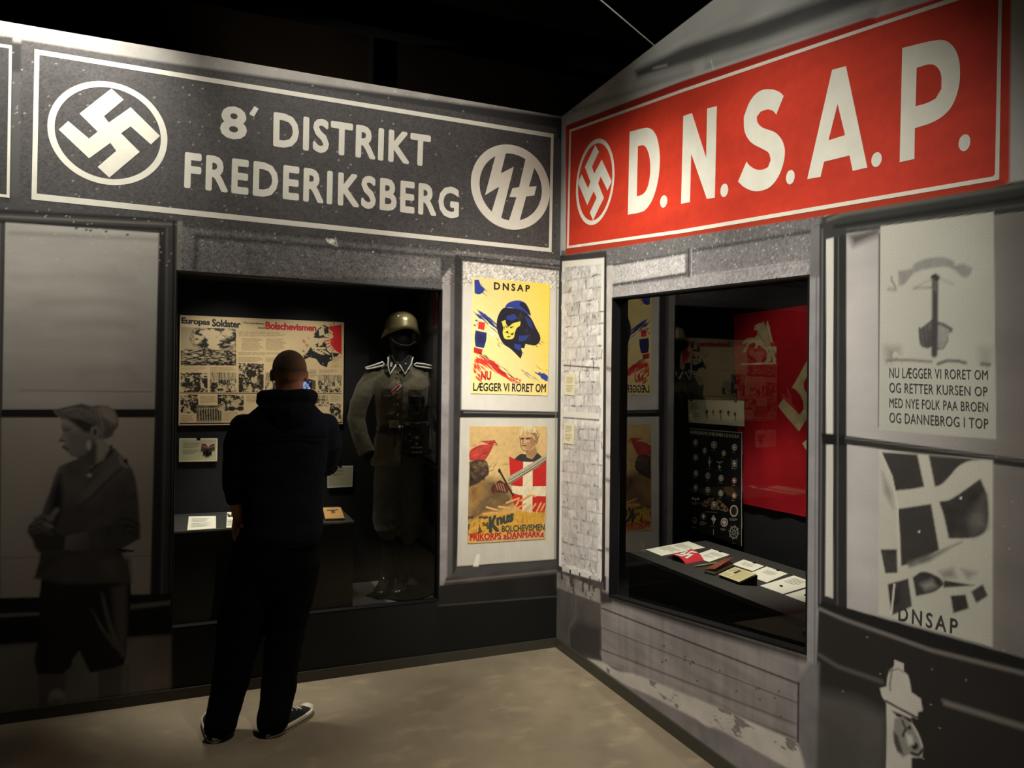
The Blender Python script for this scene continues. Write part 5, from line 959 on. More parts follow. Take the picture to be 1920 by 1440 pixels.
# open booklet on a wedge
bk = zk([(1130, 430), (1340, 497), (1172, 606), (970, 531)]); lo = DP.uvs(bk); HP = Plane((.13, 0, .775), DP.eu, DP.ev); hi = HP.uvs(bk)
qd = Quad(DP.p3(*lo[3], .014), DP.p3(*lo[2], .014), HP.p3(*hi[1]), HP.p3(*hi[0]))
def on_desk(p): r = DP.o; k = (p-r).dot(DP.n); return p-DP.n*(k-.0008)
wg = MB(); wg.add([on_desk(p) for p in qd.c]+[p-qd.n*.012 for p in qd.c], [(3, 2, 1, 0), (4, 5, 6, 7), (0, 1, 5, 4), (1, 2, 6, 5), (2, 3, 7, 6), (3, 0, 4, 7)])
tag(wg.build('book_stand', M_['caseblack']), 'black wedge stand under the open booklet on the desk', 'stand')
ob = thing('booklet', qd.p3(qd.w/2, 0), 'open cream booklet with a small portrait, propped on a wedge on the desk', 'booklet')
MB().prism(qd, [[(0, 0), (qd.w, 0), (qd.w, qd.h), (0, qd.h)]], -.0115, -.0085).build('cover', mat('booklet_cover', (50, 36, 30), .5), ob)
MB().prism(qd, [[(.002, .002), (qd.w-.002, .002), (qd.w-.002, qd.h-.002), (.002, qd.h-.002)]], -.0085, -.001).build('pages', M_['paper'], ob)
c = Canvas(qd, .0, qd.w, .0, qd.h, .0013, (240, 228, 168)); f = lambda x, y: (x*qd.w, (1-y)*qd.h)
c.line([f(.5, 0), f(.5, 1)], .006, (196, 180, 120), raw=True, soft=.01); c.text([f(.05, .08), f(.3, .08), f(.3, .5), f(.05, .5)], 5, (110, 96, 70), raw=True); c.text([f(.05, .6), f(.45, .6), f(.45, .92), f(.05, .92)], 5, (130, 112, 80), raw=True, seed=9); c.text([f(.55, .1), f(.94, .1), f(.94, .9), f(.55, .9)], 11, (170, 150, 100), raw=True, seed=10)
c.poly([f(.3, .12), f(.44, .12), f(.44, .5), f(.3, .5)], (120, 108, 86), raw=True); c.poly([f(.32, .5), f(.34, .32), f(.4, .32), f(.43, .5)], (40, 36, 32), raw=True, soft=.003); c.ell(f(.37, .24), .006, .009, (60, 50, 42), raw=True); c.build('print', M_['print'], None, ob, off=.0, thick=.001)
# ------------------------------------------------------------------ flag on the back panel
FP = Plane((.782, 0, 0), (0, -1, 0), (0, 0, 1)); tl, bl = FP.uv(1375, 590), FP.uv(1393, 944)
fq = Quad(FP.p3(*bl), FP.p3(2.05, .985), FP.p3(2.05, 2.065), FP.p3(*tl)); fg = thing('flag', FP.p3((tl[0]+2)/2, bl[1]), 'red flag with a white horse and rider emblem hung behind the emblem board', 'flag')
c = Canvas(fq, 0, fq.w, 0, fq.h, .0026, (150, 16, 24)); c.noise([(0, 0), (fq.w, 0), (fq.w, fq.h), (0, fq.h)], .16, 5, 9, 251, raw=True)
def on_flag(px_):
    out = []
    for u, v in FP.uvs(zf(px_)):
        A, B_ = .5, .5
        for _ in range(12):
            p = fq.p3(A*fq.w, B_*fq.h); A += (u+p.y)/(2.05-bl[0]); B_ += (v-p.z)/(tl[1]-bl[1])
        out.append((A*fq.w, B_*fq.h))
    return out
HORSE = [on_flag([(180, 260), (185, 240), (205, 228), (230, 222), (238, 211), (244, 228), (254, 240), (252, 262), (262, 238), (260, 222), (268, 210), (276, 235), (286, 250), (288, 275), (298, 310), (306, 345), (300, 352), (290, 345), (285, 360), (300, 380), (318, 372), (328, 385), (325, 410), (312, 430), (320, 455), (318, 478), (300, 478), (298, 455), (300, 430), (292, 445), (285, 470), (262, 482), (240, 480), (262, 455), (262, 420), (258, 400), (235, 380), (215, 365), (205, 385), (190, 388), (197, 368), (190, 348), (165, 355), (145, 395), (138, 415), (122, 415), (128, 395), (150, 355), (150, 342), (130, 360), (115, 362), (125, 340), (150, 322), (190, 318), (202, 300), (205, 277), (195, 272), (185, 274)]), on_flag([(105, 485), (322, 478), (322, 488), (105, 496)])]
CROSSF = [on_flag([(560, 400), (527, 465), (470, 560), (422, 640), (446, 652), (480, 690), (500, 730), (498, 780), (470, 815), (375, 712), (340, 760), (462, 922), (500, 860), (530, 830), (620, 800), (620, 690), (545, 700), (510, 650), (505, 610), (530, 570), (600, 470)]), on_flag([(560, 930), (485, 1000), (530, 1065), (580, 1120), (620, 1080)])]
for pl_ in HORSE+CROSSF: c.poly(pl_, (172, 156, 112), raw=True, soft=.004, tex=.3, tscale=26, seed=252)
for a_, b_ in (((262, 262), (290, 345)), ((215, 300), (262, 380)), ((240, 330), (285, 372)), ((262, 420), (285, 400)), ((300, 400), (318, 420))): c.line(on_flag([a_, b_]), .006, (112, 96, 66), soft=.005, raw=True, a=.8)
wv = lambda P, U, V: P-np.array((1., 0, 0))*(.006*np.sin(9*U+2*V)+.004*np.sin(17*V-6*U)+.003*np.sin(31*U+5*V))[..., None]
mh, mc = np.zeros((c.U.shape[0]-1, c.U.shape[1]-1), bool), np.zeros((c.U.shape[0]-1, c.U.shape[1]-1), bool)
for pl_ in HORSE: mh |= c.mask(pl_, raw=True)
for pl_ in CROSSF: mc |= c.mask(pl_, raw=True)
fcl = print_mat('flag_cloth', .8, .15, .08, 500)
c.build('cloth', fcl, ~(mh | mc), fg, warp=wv); c.build('horse_and_rider', fcl, mh, fg, warp=wv); c.build('emblem', fcl, mc, fg, warp=wv)
# ------------------------------------------------------------------ emblem board
EP = Plane((.764, 0, 0), (0, -1, 0), (0, 0, 1)); epx = zg([(66, 312), (553, 352), (550, 1412), (66, 1252)]); q = EP.uvs(epx)
EQ = Quad(EP.p3(*q[3]), EP.p3(*q[2]), EP.p3(*q[1]), EP.p3(*q[0])); er = thing('emblem_board', EQ.p3(EQ.w/2, 0), 'black board of small white emblems headed ANERKENDTE EMBLEMER in the right case', 'board')
c = Canvas(EP, min(p[0] for p in q), max(p[0] for p in q), min(p[1] for p in q), max(p[1] for p in q), .0016, (22, 22, 20)); W_, BK = (226, 218, 196), (22, 22, 20)
def hook(x, y, r, rot=45):
    a = math.radians(rot); uv = EP.uv(*zg([(x, y)])[0]); k = r*.00078*1.22; m = MB(); m.prism(EP, [[(uv[0]+k*(X*math.cos(a)-Y*math.sin(a)), uv[1]+k*(X*math.sin(a)+Y*math.cos(a))) for X, Y in CROSS]], .0, .0012); m.build('printed_emblem', M_['white'], er)
def cap(x, y, w_, n=1): c.text(zg([(x-w_, y-4), (x+w_, y+3), (x+w_, y+3+9*n), (x-w_, y-4+9*n)]), n, (196, 190, 172), seed=int(x+y))
for x, y, r, col in ((120, 445, 22, W_), (205, 520, 20, W_), (292, 467, 27, W_), (383, 545, 20, W_), (482, 490, 24, W_), (121, 583, 22, W_), (482, 640, 25, W_), (123, 732, 21, W_), (235, 755, 24, W_), (357, 777, 23, W_), (480, 800, 22, (206, 110, 90)), (121, 864, 19, W_), (233, 887, 22, W_), (355, 917, 23, W_), (479, 942, 22, (206, 110, 90)), (292, 1022, 23, W_), (193, 1133, 25, (150, 100, 90)), (387, 1188, 33, W_)):
    k = 1/4.964; x2, y2 = zg([(x, y)])[0]
    c.ell((x2, y2), r*k, r*k*1.28, col); c.ell((x2, y2), r*k*.78, r*k*.98, (130, 40, 40) if r == 33 else BK); hook(x, y, r*.9)
    if r > 24 and x in (482,): c.line(zg([(x-28, y-40), (x+28, y+40)]), .004, (150, 140, 110)); c.line(zg([(x+28, y-40), (x-28, y+40)]), .004, (150, 140, 110)); c.ell((x2, y2), r*k*.9, r*k*1.1, BK)
    cap(x, y+r*1.5+8, r*1.1)
c.line(zg([(250, 585), (250, 670)]), .007, W_); c.ell(zg([(250, 628)])[0], 3, 3, W_); c.line(zg([(228, 600), (250, 640), (275, 600)]), .003, (120, 114, 100)); c.line(zg([(320, 622), (345, 636), (370, 622)]), .006, W_); hook(343, 672, 20); cap(250, 688, 30); cap(345, 700, 30)
c.noise(zg([(160, 1010), (220, 970), (290, 955), (350, 985), (400, 1030), (432, 1080), (400, 1092), (340, 1070), (290, 1070), (220, 1045), (165, 1030)]), 1., 90, 90, 261, thr=.48, rgb=(150, 124, 84)); cap(292, 1090, 80)
for x, y in ((95, 965), (120, 975), (145, 970)): c.ell(zg([(x, y)])[0], 2, 2.4, W_)
cap(118, 1000, 34, 3); x2, y2 = zg([(477, 1082)])[0]; c.ell((x2, y2), 7.6, 11, W_); c.ell((x2, y2), 6, 9, (70, 62, 46)); c.ell((x2, y2), 3, 6, (40, 36, 30)); cap(477, 1150, 40, 3)
c.ell(zg([(112, 1170)])[0], 4, 6, (150, 124, 70)); c.ell(zg([(112, 1165)])[0], 2, 3, BK); cap(112, 1232, 34); hook(288, 1158, 34); c.line(zg([(288, 1185), (288, 1205)]), .005, W_); cap(288, 1222, 28); c.line(zg([(286, 1255), (287, 1300)]), .004, W_); cap(193, 1190, 36, 3); cap(387, 1250, 30, 2)
x2, y2 = zg([(477, 1282)])[0]
c.ell((x2, y2), 8.6, 12, (170, 164, 144)); c.ell((x2, y2), 6.8, 9.6, BK)
for k in range(8): a = k*math.pi/4+.2; c.line([(x2, y2), (x2+10*math.cos(a), y2+14*math.sin(a))], .005, (170, 164, 144))
c.ell((x2, y2), 3, 4, (170, 164, 144)); c.ell((x2, y2), 1.6, 2.2, BK); cap(477, 1378, 52)
c.line(zg([(66, 315), (551, 355)]), .004, (196, 190, 176)); c.line(zg([(550, 352), (547, 1410)]), .004, (196, 190, 176))
c.build('panel', M_['print'], c.mask(epx), er, off=0., thick=.006)
lettering(er, M_['cream'], EP, [(zg([(68, 332), (532, 374), (532, 406), (68, 364)]), 'ANERKENDTE EMBLEMER I D.N.S.A.P.', .02, 1.0)], .001)
# card with five stick pins
qd = quad_on(EP, zg([(52, 45), (572, 58), (576, 296), (58, 258)])); card('text_card', qd, qd.w, qd.h, 'pale wide card holding five stick pins above the emblem board', [(.05, .15, .21, .45, 5), (.05, .56, .23, .8, 4)], (.07, .87), base=(214, 212, 178))
ordn = ('leftmost', 'second', 'third, longest', 'fourth, winged', 'rightmost')
pm = mat('pin_metal', (96, 84, 60), .35, .9)
for k, (x, y, l) in enumerate(((231, 160, 55), (291, 160, 40), (358, 158, 78), (432, 166, 30), (494, 180, 62))):
    top = EP.p3(*EP.uv(*zg([(x, y)])[0]), .006); bot = EP.p3(*EP.uv(*zg([(x+4, y+l)])[0]), .004)
    o = thing('stick_pin', top, '%s of the five small stick pins on the pale card above the emblem board' % ordn[k], 'pin', 'stick pins on the pale card'); m = MB(); m.tube([top, bot], .0022, 6); m.build('shaft', pm, o, True)
    m = MB(); m.ell(top, (.004, .010, .012)); 
    if k in (0, 2, 3): m.ell(top+Vector((0, -.008, .004)), (.003, .008, .005))
    m.build('head', pm, o, True)
# ------------------------------------------------------------------ roof steel above the walls
steel_d = mat('roof_steel_dark', (14, 12, 10), .9)
a, b = Plane((0, .9, 0), (1, 0, 0), (0, 0, 1)), None
def beam(name, p, q, w_, h_, lb, m_, grp=None):
    p, q = Vector(p), Vector(q); d = q-p; M = Matrix.Translation(p) @ d.to_track_quat('Y', 'Z').to_matrix().to_4x4(); mb = MB(); mb.box((-w_/2, 0, -h_/2), (w_/2, d.length, h_/2), 0, M); o = mb.build(name, m_); return tag(o, lb, 'beam', grp)
beam('roof_beam', (-6.5, 1.6, 4.6), (2.5, 1.6, 4.6), .16, .30, 'dark roof beam running across above the left wall', steel_d)
beam('roof_post', (-.735, 1.92, 0), (-.735, 1.92, 5.6), .20, .20, 'dark upright roof post rising behind the left wall', steel_d)
rp = Plane((1.0, 0, 0), (0, -1, 0), (0, 0, 1)); a = rp.p3(*rp.uv(1226, 86)); hp = Plane((0, 0, a.z), (1, 0, 0), (0, 1, 0)); bq = hp.uv(1120, -4); b = hp.p3(*bq); d = (b-a).normalized()
beam('ceiling_rail', a-d*.6, b+d*1.2, .012, .012, 'thin metal ceiling rail catching the light above the red sign', mat('rail_paint', (224, 220, 210), .5))
# ================================================================== mannequin in uniform
def rings_loft(mb, secs, n=28, mi=0, pw=2.3):
    """sections (z, cx, cy, rx, ry): super-elliptic cross sections stacked upwards"""
    rs = []
    for z, cx, cy, rx, ry in secs:
        r = []
        for k in range(n):
            t = 2*math.pi*k/n; c_, s_ = math.cos(t), math.sin(t); r.append(Vector((cx+rx*math.copysign(abs(c_)**(2/pw), c_), cy+ry*math.copysign(abs(s_)**(2/pw), s_), z)))
        rs.append(r)
    mb.loft(rs, mi); return mb
wool = mat('field_grey_wool', (100, 92, 70), .9, var=.14, scale=45, sheen=.25, bump=.25)
wool2 = mat('field_grey_trousers', (98, 100, 84), .9, var=.14, scale=45, sheen=.2, bump=.25)
mq = thing('mannequin', (-.95, .30, .366), 'black mannequin wearing a grey-green uniform and steel helmet in the left case', 'mannequin')
PF = [PT.uv(*p) for p in ()]
pl = [(-.925, .045), (-.690, .235), (-.925, .500), (-1.150, .285)]
m = MB(); FL = Plane((0, 0, .352), (1, 0, 0), (0, 1, 0)); m.prism(FL, [pl], .0005, .013); tag(m.build('base_plate', M_['caseblack']), 'square black base plate under the uniformed mannequin', 'base')
mq.location = (-.95, .30, .366)
# dark body form
m = MB(); rings_loft(m, [(1.45, -.945, .31, .12, .09), (1.66, -.945, .31, .14, .09), (1.73, -.945, .31, .10, .08), (1.77, -.948, .31, .064, .062), (1.84, -.95, .305, .056, .058), (1.90, -.952, .30, .066, .08), (1.97, -.952, .30, .075, .092), (2.04, -.95, .30, .065, .08), (2.07, -.95, .30, .03, .04)], pw=2.0)
m.remesh('body_form', M_['caseblack'], .01, mq, 6)
# tunic
m = MB(); cx = -.950
rings_loft(m, [(1.145, cx-.008, .30, .168, .125), (1.25, cx-.006, .30, .158, .120), (1.385, cx, .30, .140, .108), (1.42, cx, .30, .142, .110), (1.52, cx+.002, .30, .158, .118), (1.63, cx+.004, .305, .176, .118), (1.69, cx+.004, .31, .180, .100), (1.735, cx+.004, .315, .150, .080), (1.765, cx+.002, .315, .090, .068), (1.785, cx, .31, .070, .062)])
tun = m
tun.tube([(-1.118, .31, 1.695), (-1.165, .31, 1.62), (-1.205, .30, 1.52), (-1.222, .29, 1.43), (-1.205, .26, 1.34), (-1.165, .23, 1.225)], [.054, .058, .055, .054, .050, .049], 18, cut=True)
tun.tube([(-.785, .31, 1.700), (-.745, .315, 1.62), (-.728, .31, 1.50), (-.722, .295, 1.40), (-.735, .26, 1.29), (-.745, .235, 1.185)], [.055, .058, .055, .052, .049, .048], 18, cut=True)
tunic = tun.remesh('tunic', wool, .0075, mq, 2, disp=(.045, .009))
for e0, e1, r_c in (((-1.205, .26, 1.34), (-1.165, .23, 1.225), .040), ((-.735, .26, 1.29), (-.745, .235, 1.185), .039)):
    e0, e1 = Vector(e0), Vector(e1); dd_ = (e1-e0).normalized(); m = MB(); m.tube([e1-dd_*.02, e1+dd_*.004], r_c, 18); m.build('cuff_shade', M_['caseblack'], tunic, True)  # black plug in each cuff, stands for the shade inside the open sleeve
def front_y(x, z): return .30-.118*max(.15, (1-abs((x-cx)/.172)**2.3))**(1/2.3)-.006
class Chest:
    """points on the tunic front by x and z"""
    def p3(s, u, v, off=0): return Vector((u, front_y(u, v)-off-.001, v))
    def uvs(s, p): return p
CH = Chest()
def uq(px, py): p = Plane((0, .20, 0), (1, 0, 0), (0, 0, 1)).uv(px, py); return p
zu = zoomed(640, 560, 4.8); zu2 = zoomed(640, 840, 4.8)
piping = mat('piping_white', (226, 222, 212), .7); colm = mat('collar_dark', (26, 27, 26), .85)
# collar: two pointed flaps with piping and tabs
for sgn, flap in ((-1, [(430, 500), (455, 590), (487, 598), (435, 683), (415, 600), (418, 530)]), (1, [(628, 505), (600, 545), (520, 596), (570, 680), (625, 590), (640, 530)])):
    pts = [uq(*p) for p in zu(flap)]
    m = MB(); S = Plane((0, .196, 0), (1, 0, 0), (0, 0, 1)); m.prism(S, [pts], -.012, .004); m.build('collar', colm, tunic)
    m = MB(); edge = pts[2:] if sgn < 0 else pts[2:]; edge = [S.p3(u, v, .006) for u, v in edge]; m.tube(edge, .0045, 8); m.build('collar_piping', piping, tunic, True)
S = Plane((0, .190, 0), (1, 0, 0), (0, 0, 1))
for px_ in ([(440, 575), (446, 573), (440, 612), (434, 612)], [(450, 574), (456, 573), (450, 612), (444, 612)]): MB().prism(S, [[uq(*p) for p in zu(px_)]], 0, .002).build('collar_badge', M_['signgrey'], tunic)
m = MB(); m.ell(S.p3(*uq(*zu([(575, 586)])[0])), (.005, .003, .004)); m.build('collar_badge', M_['signgrey'], tunic)
m = MB(); m.tube([S.p3(*uq(*p), -.012) for p in zu([(455, 520), (480, 580), (505, 598), (560, 570), (610, 520)])], .010, 10); m.build('collar_lining', M_['caseblack'], tunic, True)
# shoulder straps
for pts in ([(232, 618), (300, 598), (385, 568), (398, 585), (388, 600), (300, 622), (238, 632)], [(845, 606), (770, 588), (690, 578), (670, 590), (685, 606), (770, 618), (840, 628)]):
    q_ = [uq(*p) for p in zu(pts)]; S2 = Plane((0, .262, 0), (1, 0, 0), (0, 0, 1)); cen = (sum(p[0] for p in q_)/7, sum(p[1] for p in q_)/7)
    k_ = [((p[0]-cen[0])*1.03+cen[0], (p[1]-cen[1])+cen[1]) for p in q_]
    base = MB(); base.prism(S2, [k_], -.05, .02); base.build('shoulder_strap', colm, tunic)
    m = MB(); m.tube([S2.p3(u, v, .022) for u, v in q_]+[S2.p3(*q_[0], .022)], .0048, 8); m.build('strap_braid', piping, tunic, True)
# pockets, flaps, buttons
wool_d = mat('wool_seam', (78, 74, 58), .9, var=.12, scale=45, bump=.2)
for x0, x1 in ((-1.078, -1.008), (-.926, -.846)):
    m = MB(); zt, zb = 1.592, 1.462; m.prism(CH, [[(x0, zt), (x0, zb+.02), (x0+.016, zb), (x1-.016, zb), (x1, zb+.02), (x1, zt), ((x0+x1)/2, zt)]], 0, .006); m.build('pocket', wool, tunic)
    m = MB(); xm = (x0+x1)/2; m.prism(CH, [[(x0-.003, zt+.022), (x0-.003, zt-.014), (x0+.016, zt-.020), (xm-.012, zt-.024), (xm, zt-.040), (xm+.012, zt-.024), (x1-.016, zt-.020), (x1+.003, zt-.014), (x1+.003, zt+.022), (xm, zt+.022)]], .006, .011); m.build('pocket_flap', wool_d, tunic)
    m = MB(); m.ell(CH.p3(xm, zt-.018, .013), (.0075, .005, .0075)); m.build('button', M_['brass'], tunic, True)
for x0, x1 in ((-1.112, -1.05),):
    m = MB(); m.prism(CH, [[(x0+.004, 1.33), (x0+.004, 1.19), (x1+.03, 1.19), (x1+.03, 1.33)]], 0, .007); m.build('pocket', wool, tunic)
m = MB(); m.tube([CH.p3(-.968, z, .004) for z in (1.71, 1.6, 1.5, 1.42, 1.3, 1.16)], .003, 6); m.build('placket', wool_d, tunic, True)
for py in (675, 768, 860, 955, 1048):
    u, v = uq(*zu([(500 if py < 700 else 496, py)])[0]); m = MB(); m.ell(CH.p3(u, v, .006), (.0085, .006, .0085)); m.build('button', M_['brass'], tunic, True)
rb = [uq(*p) for p in zu([(443, 828), (500, 770), (535, 776), (530, 790), (450, 872)])]; m = MB(); m.prism(CH, [rb], .004, .012); m.build('ribbon', piping, tunic)
rb = [uq(*p) for p in zu([(447, 830), (500, 778), (522, 780), (452, 858)])]; m = MB(); m.prism(CH, [rb], .012, .0135); m.build('ribbon_stripe', mat('ribbon_red', (178, 24, 32), .7), tunic)
bdg = mat('badge_blue_black', (36, 40, 56), .4, .3)  # real badges, but the blue tone is a reflection put into their colour
m = MB(); m.prism(CH, [[uq(*p) for p in zu([(590, 880), (745, 880), (750, 940), (690, 1010), (600, 1000)])]], .006, .010); m.build('badge_backing', mat('badge_cloth', (24, 25, 30), .8), tunic)
for x, y, rx, ry in ((625, 905, 24, 14), (680, 900, 16, 22), (725, 912, 20, 12), (615, 972, 24, 28), (670, 960, 18, 20)):
    u, v = uq(*zu([(x, y)])[0]); k = .00063; m = MB(); m.prism(CH, [[(u+rx*k*math.cos(a), v+ry*k*math.sin(a)) for a in [i*math.pi/8 for i in range(16)]], [(u+rx*k*.5*math.cos(a), v+ry*k*.5*math.sin(a)) for a in [i*math.pi/8 for i in range(16)]]], .010, .013); m.build('badge', bdg if y < 930 else mat('badge_dark_silver', (90, 90, 96), .35, .7), tunic)
# belt, buckle, pouch
m = MB(); n_ = 48; rr_ = []
for z in (1.352, 1.395):
    rr_.append([Vector((cx+.150*math.copysign(abs(math.cos(t))**(2/2.3), math.cos(t)), .30+.121*math.copysign(abs(math.sin(t))**(2/2.3), math.sin(t)), z)) for t in [2*math.pi*i/n_ for i in range(n_)]])
inn = [[Vector((cx+(p.x-cx)*.93, .30+(p.y-.30)*.93, p.z)) for p in r] for r in rr_]
m.loft([rr_[0], rr_[1], inn[1], inn[0], rr_[0]], cap=False); belt = m.build('belt', mat('belt_black', (22, 20, 18), .4), mq, True)
bq = [uq(*p) for p in zu([(424, 1092), (508, 1092), (508, 1160), (424, 1160)])]; SB = Plane((0, .176, 0), (1, 0, 0), (0, 0, 1)); m = MB(); m.prism(SB, [bq], -.008, .004); m.build('buckle', mat('buckle_grey', (150, 146, 128), .45, .5), belt)
bc = uq(*zu([(466, 1126)])[0]); m = MB(); m.prism(SB, [[(bc[0]+.016*math.cos(t), bc[1]+.016*math.sin(t)) for t in [i*math.pi/12 for i in range(24)]], [(bc[0]+.012*math.cos(t), bc[1]+.012*math.sin(t)) for t in [i*math.pi/12 for i in range(24)]]], .004, .006); m.ell(SB.p3(bc[0], bc[1], .005), (.006, .003, .008)); m.build('buckle_crest', M_['brass'], belt)
pouch = [(548, 1120), (570, 1104), (640, 1112), (700, 1104), (785, 1108), (782, 1160), (775, 1230), (770, 1330), (750, 1400), (700, 1425), (600, 1420), (545, 1390), (540, 1300), (552, 1200)]
SPo = Plane((0, .182, 0), (1, 0, 0), (0, 0, 1)); m = MB(); m.prism(SPo, [[uq(*p) for p in zu(pouch)]], -.02, .028); pch = m.remesh('pouch', mat('pouch_black', (28, 28, 25), .7, var=.3, scale=30, bump=.4), .005, mq, 5, disp=(.03, .008))
pe_ = mat('pouch_edge_grey', (120, 116, 104), .5)
for px_ in ([(556, 1112), (600, 1122), (585, 1140), (560, 1138)], [(640, 1112), (680, 1110), (700, 1124), (650, 1128)], [(740, 1108), (780, 1106), (770, 1135), (750, 1140)], [(580, 1212), (608, 1212), (606, 1220), (582, 1222)]): MB().prism(SPo, [[uq(*p) for p in zu(px_)]], .026, .031).build('pouch_edge', pe_, pch)
m = MB(); m.prism(SPo, [[uq(*p) for p in zu([(590, 1272), (620, 1268), (622, 1280), (592, 1284)])]], .027, .031); m.build('pouch_mark', M_['inkred'], pch)
m = MB()
text_into(m, SPo, zu([(652, 1292), (676, 1288), (676, 1316), (652, 1318)]), '3', .02, off=.031); pp_ = mat('pouch_print', (190, 186, 172), .6); m.build('pouch_numeral', pp_, pch)
for y in (1330, 1372): 
    for k in range(5): m = MB(); m.prism(SPo, [[uq(*p) for p in zu([(612+20*k, y), (624+20*k, y-3), (626+20*k, y+9), (614+20*k, y+12)])]], .027, .031); m.build('pouch_mark', pp_, pch)
m = MB(); c0 = uq(*zu([(665, 1246)])[0]); m.prism(SPo, [[(c0[0]+.011*math.cos(t), c0[1]+.008*math.sin(t)) for t in [i*math.pi/8 for i in range(16)]], [(c0[0]+.007*math.cos(t), c0[1]+.005*math.sin(t)) for t in [i*math.pi/8 for i in range(16)]]], .027, .031)
m.build('pouch_crest', pp_, pch)
# cuff title on the right sleeve
m = MB(); rr_ = []
for p, r in (((-.7405, .247, 1.246), .053), ((-.7435, .240, 1.214), .0515)): rr_.append([Vector(p)+Vector((math.cos(t)*r, math.sin(t)*r, 0)) for t in [i*math.pi/12 for i in range(24)]])
m.loft(rr_, cap=False); m.build('cuff_band', mat('cuff_band', (24, 24, 24), .7), tunic, True)
# trousers, gaiters, shoes
m = MB()
rings_loft(m, [(.95, -1.02, .30, .088, .092), (1.03, -1.015, .30, .092, .10), (1.10, -.99, .30, .11, .11), (1.18, -.955, .30, .145, .112)]); rings_loft(m, [(.95, -.885, .30, .086, .092), (1.03, -.89, .30, .09, .10), (1.10, -.91, .30, .11, .11), (1.18, -.95, .30, .145, .112)])
m.tube([(-1.02, .30, 1.05), (-1.022, .295, .93), (-1.022, .29, .82), (-1.018, .285, .765), (-1.005, .29, .715)], [.088, .086, .088, .086, .055], 18)
m.tube([(-.885, .30, 1.05), (-.882, .295, .92), (-.882, .285, .80), (-.888, .28, .735), (-.905, .285, .69)], [.088, .087, .088, .082, .052], 18)
m.remesh('trousers', wool2, .009, mq, 3, disp=(.07, .016))
for x, z in ((-1.002, .72), (-.912, .70)):
    m = MB(); m.tube([(x, .29, z+.03), (x-.001, .31, .60), (x+.002, .345, .47), (x+.006, .358, .42)], [.056, .052, .040, .042], 16); m.build('gaiter', mat('gaiter_black', (20, 20, 18), .8), mq, True)
shoem = mat('shoe_black_polished', (52, 44, 33), .22, coat=.4, var=.1)
def ground_boot(ax, ay, az, tx_, ty_):
    d = Vector((tx_-ax, ty_-ay, 0)); L_ = d.length; d.normalize(); s_ = Vector((-d.y, d.x, 0)); rs = []
    o = Vector((ax, ay, az))
    for t, wd, hb, ht in ((-.02, .02, .02, .06), (.0, .034, .004, .085), (.25, .036, .002, .090), (.45, .038, .002, .074), (.62, .044, .002, .056), (.80, .046, .002, .046), (.93, .036, .003, .036), (1.0, .016, .008, .024)):
        r = []
        for k in range(16):
            a = 2*math.pi*k/16; r.append(o+d*(L_*t)+s_*(wd*math.cos(a))+Vector((0, 0, (hb+ht)/2+(ht-hb)/2*math.sin(a))))
        rs.append(r)
    m = MB(); m.loft(rs); m.tube([o+d*.045+Vector((0, 0, .06)), o+d*.035+Vector((0, 0, .115))], [.040, .036], 14)
    b_ = m.remesh('boot', shoem, .005, mq, 4); m = MB()
    for k in range(3): p = o+d*(L_*(.36+.09*k))+Vector((0, 0, .086-.011*k)); m.tube([p-s_*.018, p+Vector((0, 0, .004)), p+s_*.018], .0028, 6)
    m.build('boot_lace', M_['caseblack'], b_, True)
    m = MB(); m.loft([[o+d*(L_*(.5+.52*math.cos(a)))+s_*((.046+.004*math.cos(a))*math.sin(a))+Vector((0, 0, z)) for a in [2*math.pi*k/24 for k in range(24)]] for z in (-.0005, .010)]); m.build('sole', M_['caseblack'], b_)
ground_boot(-1.000, .385, .3665, -1.095, .190); ground_boot(-.895, .375, .3665, -.985, .175)
# helmet
def helmet():
    m = MB(); rs = []; n = 40; c = Vector((-.948, .300, 2.0)); prof = [(.0, .03, .104), (.18, .3, .102), (.35, .55, .094), (.55, .78, .075), (.8, .93, .04)]
    rim, low = [], []
    for k in range(n):
        t = 2*math.pi*k/n; dx, dy = math.cos(t), math.sin(t); fr_ = max(0, -dy); sd = abs(dx); bk_ = max(0, dy)
        z = -.012-.055*sd**1.5*(1-.35*fr_)-.075*bk_+.0*fr_; fl = 1.06+.22*bk_+.22*sd*(1-fr_*.6)+.14*fr_
        rim.append(c+Vector((.098*fl*dx, .122*fl*dy*.98, z-.006))); low.append(c+Vector((.101*dx*1.02, .125*dy*1.02, .012-.018*sd)))
    rs = [rim, low]
    for e_ in (.2, .45, .7, .92, 1.15, 1.38, 1.5): rs.append([c+Vector((.1*math.cos(e_)*math.cos(2*math.pi*k/n), .124*math.cos(e_)*math.sin(2*math.pi*k/n), .02+.082*math.sin(e_))) for k in range(n)])
    inner_ = [[c+(p-c)*.95+Vector((0, 0, -.002)) for p in r] for r in reversed(rs[:8])]
    vs = [p for r in rs for p in r]; m.loft(rs+[], cap=False); m.f.append(tuple((len(rs)-1)*n+i for i in range(n))); m.m.append(0)
    n0 = len(m.v); ir = [[c+Vector(((p-c).x*.955, (p-c).y*.955, (p-c).z*.97)) for p in r] for r in rs]; m.v += [tuple(p) for r in ir for p in r]
    for j in range(len(ir)-1):
        for i in range(n): a = n0+j*n+i; b2 = n0+j*n+(i+1) % n; m.f.append((b2, a, a+n, b2+n)); m.m.append(0)
    m.f.append(tuple(reversed([n0+(len(ir)-1)*n+i for i in range(n)]))); m.m.append(0)
    for i in range(n): j = (i+1) % n; m.f.append((j, i, n0+i, n0+j)); m.m.append(0)
    return m
hm = helmet().build('helmet', mat('helmet_field_grey', (92, 84, 56), .34, .35, var=.25, scale=18, bump=.05), mq, True)
m = MB()
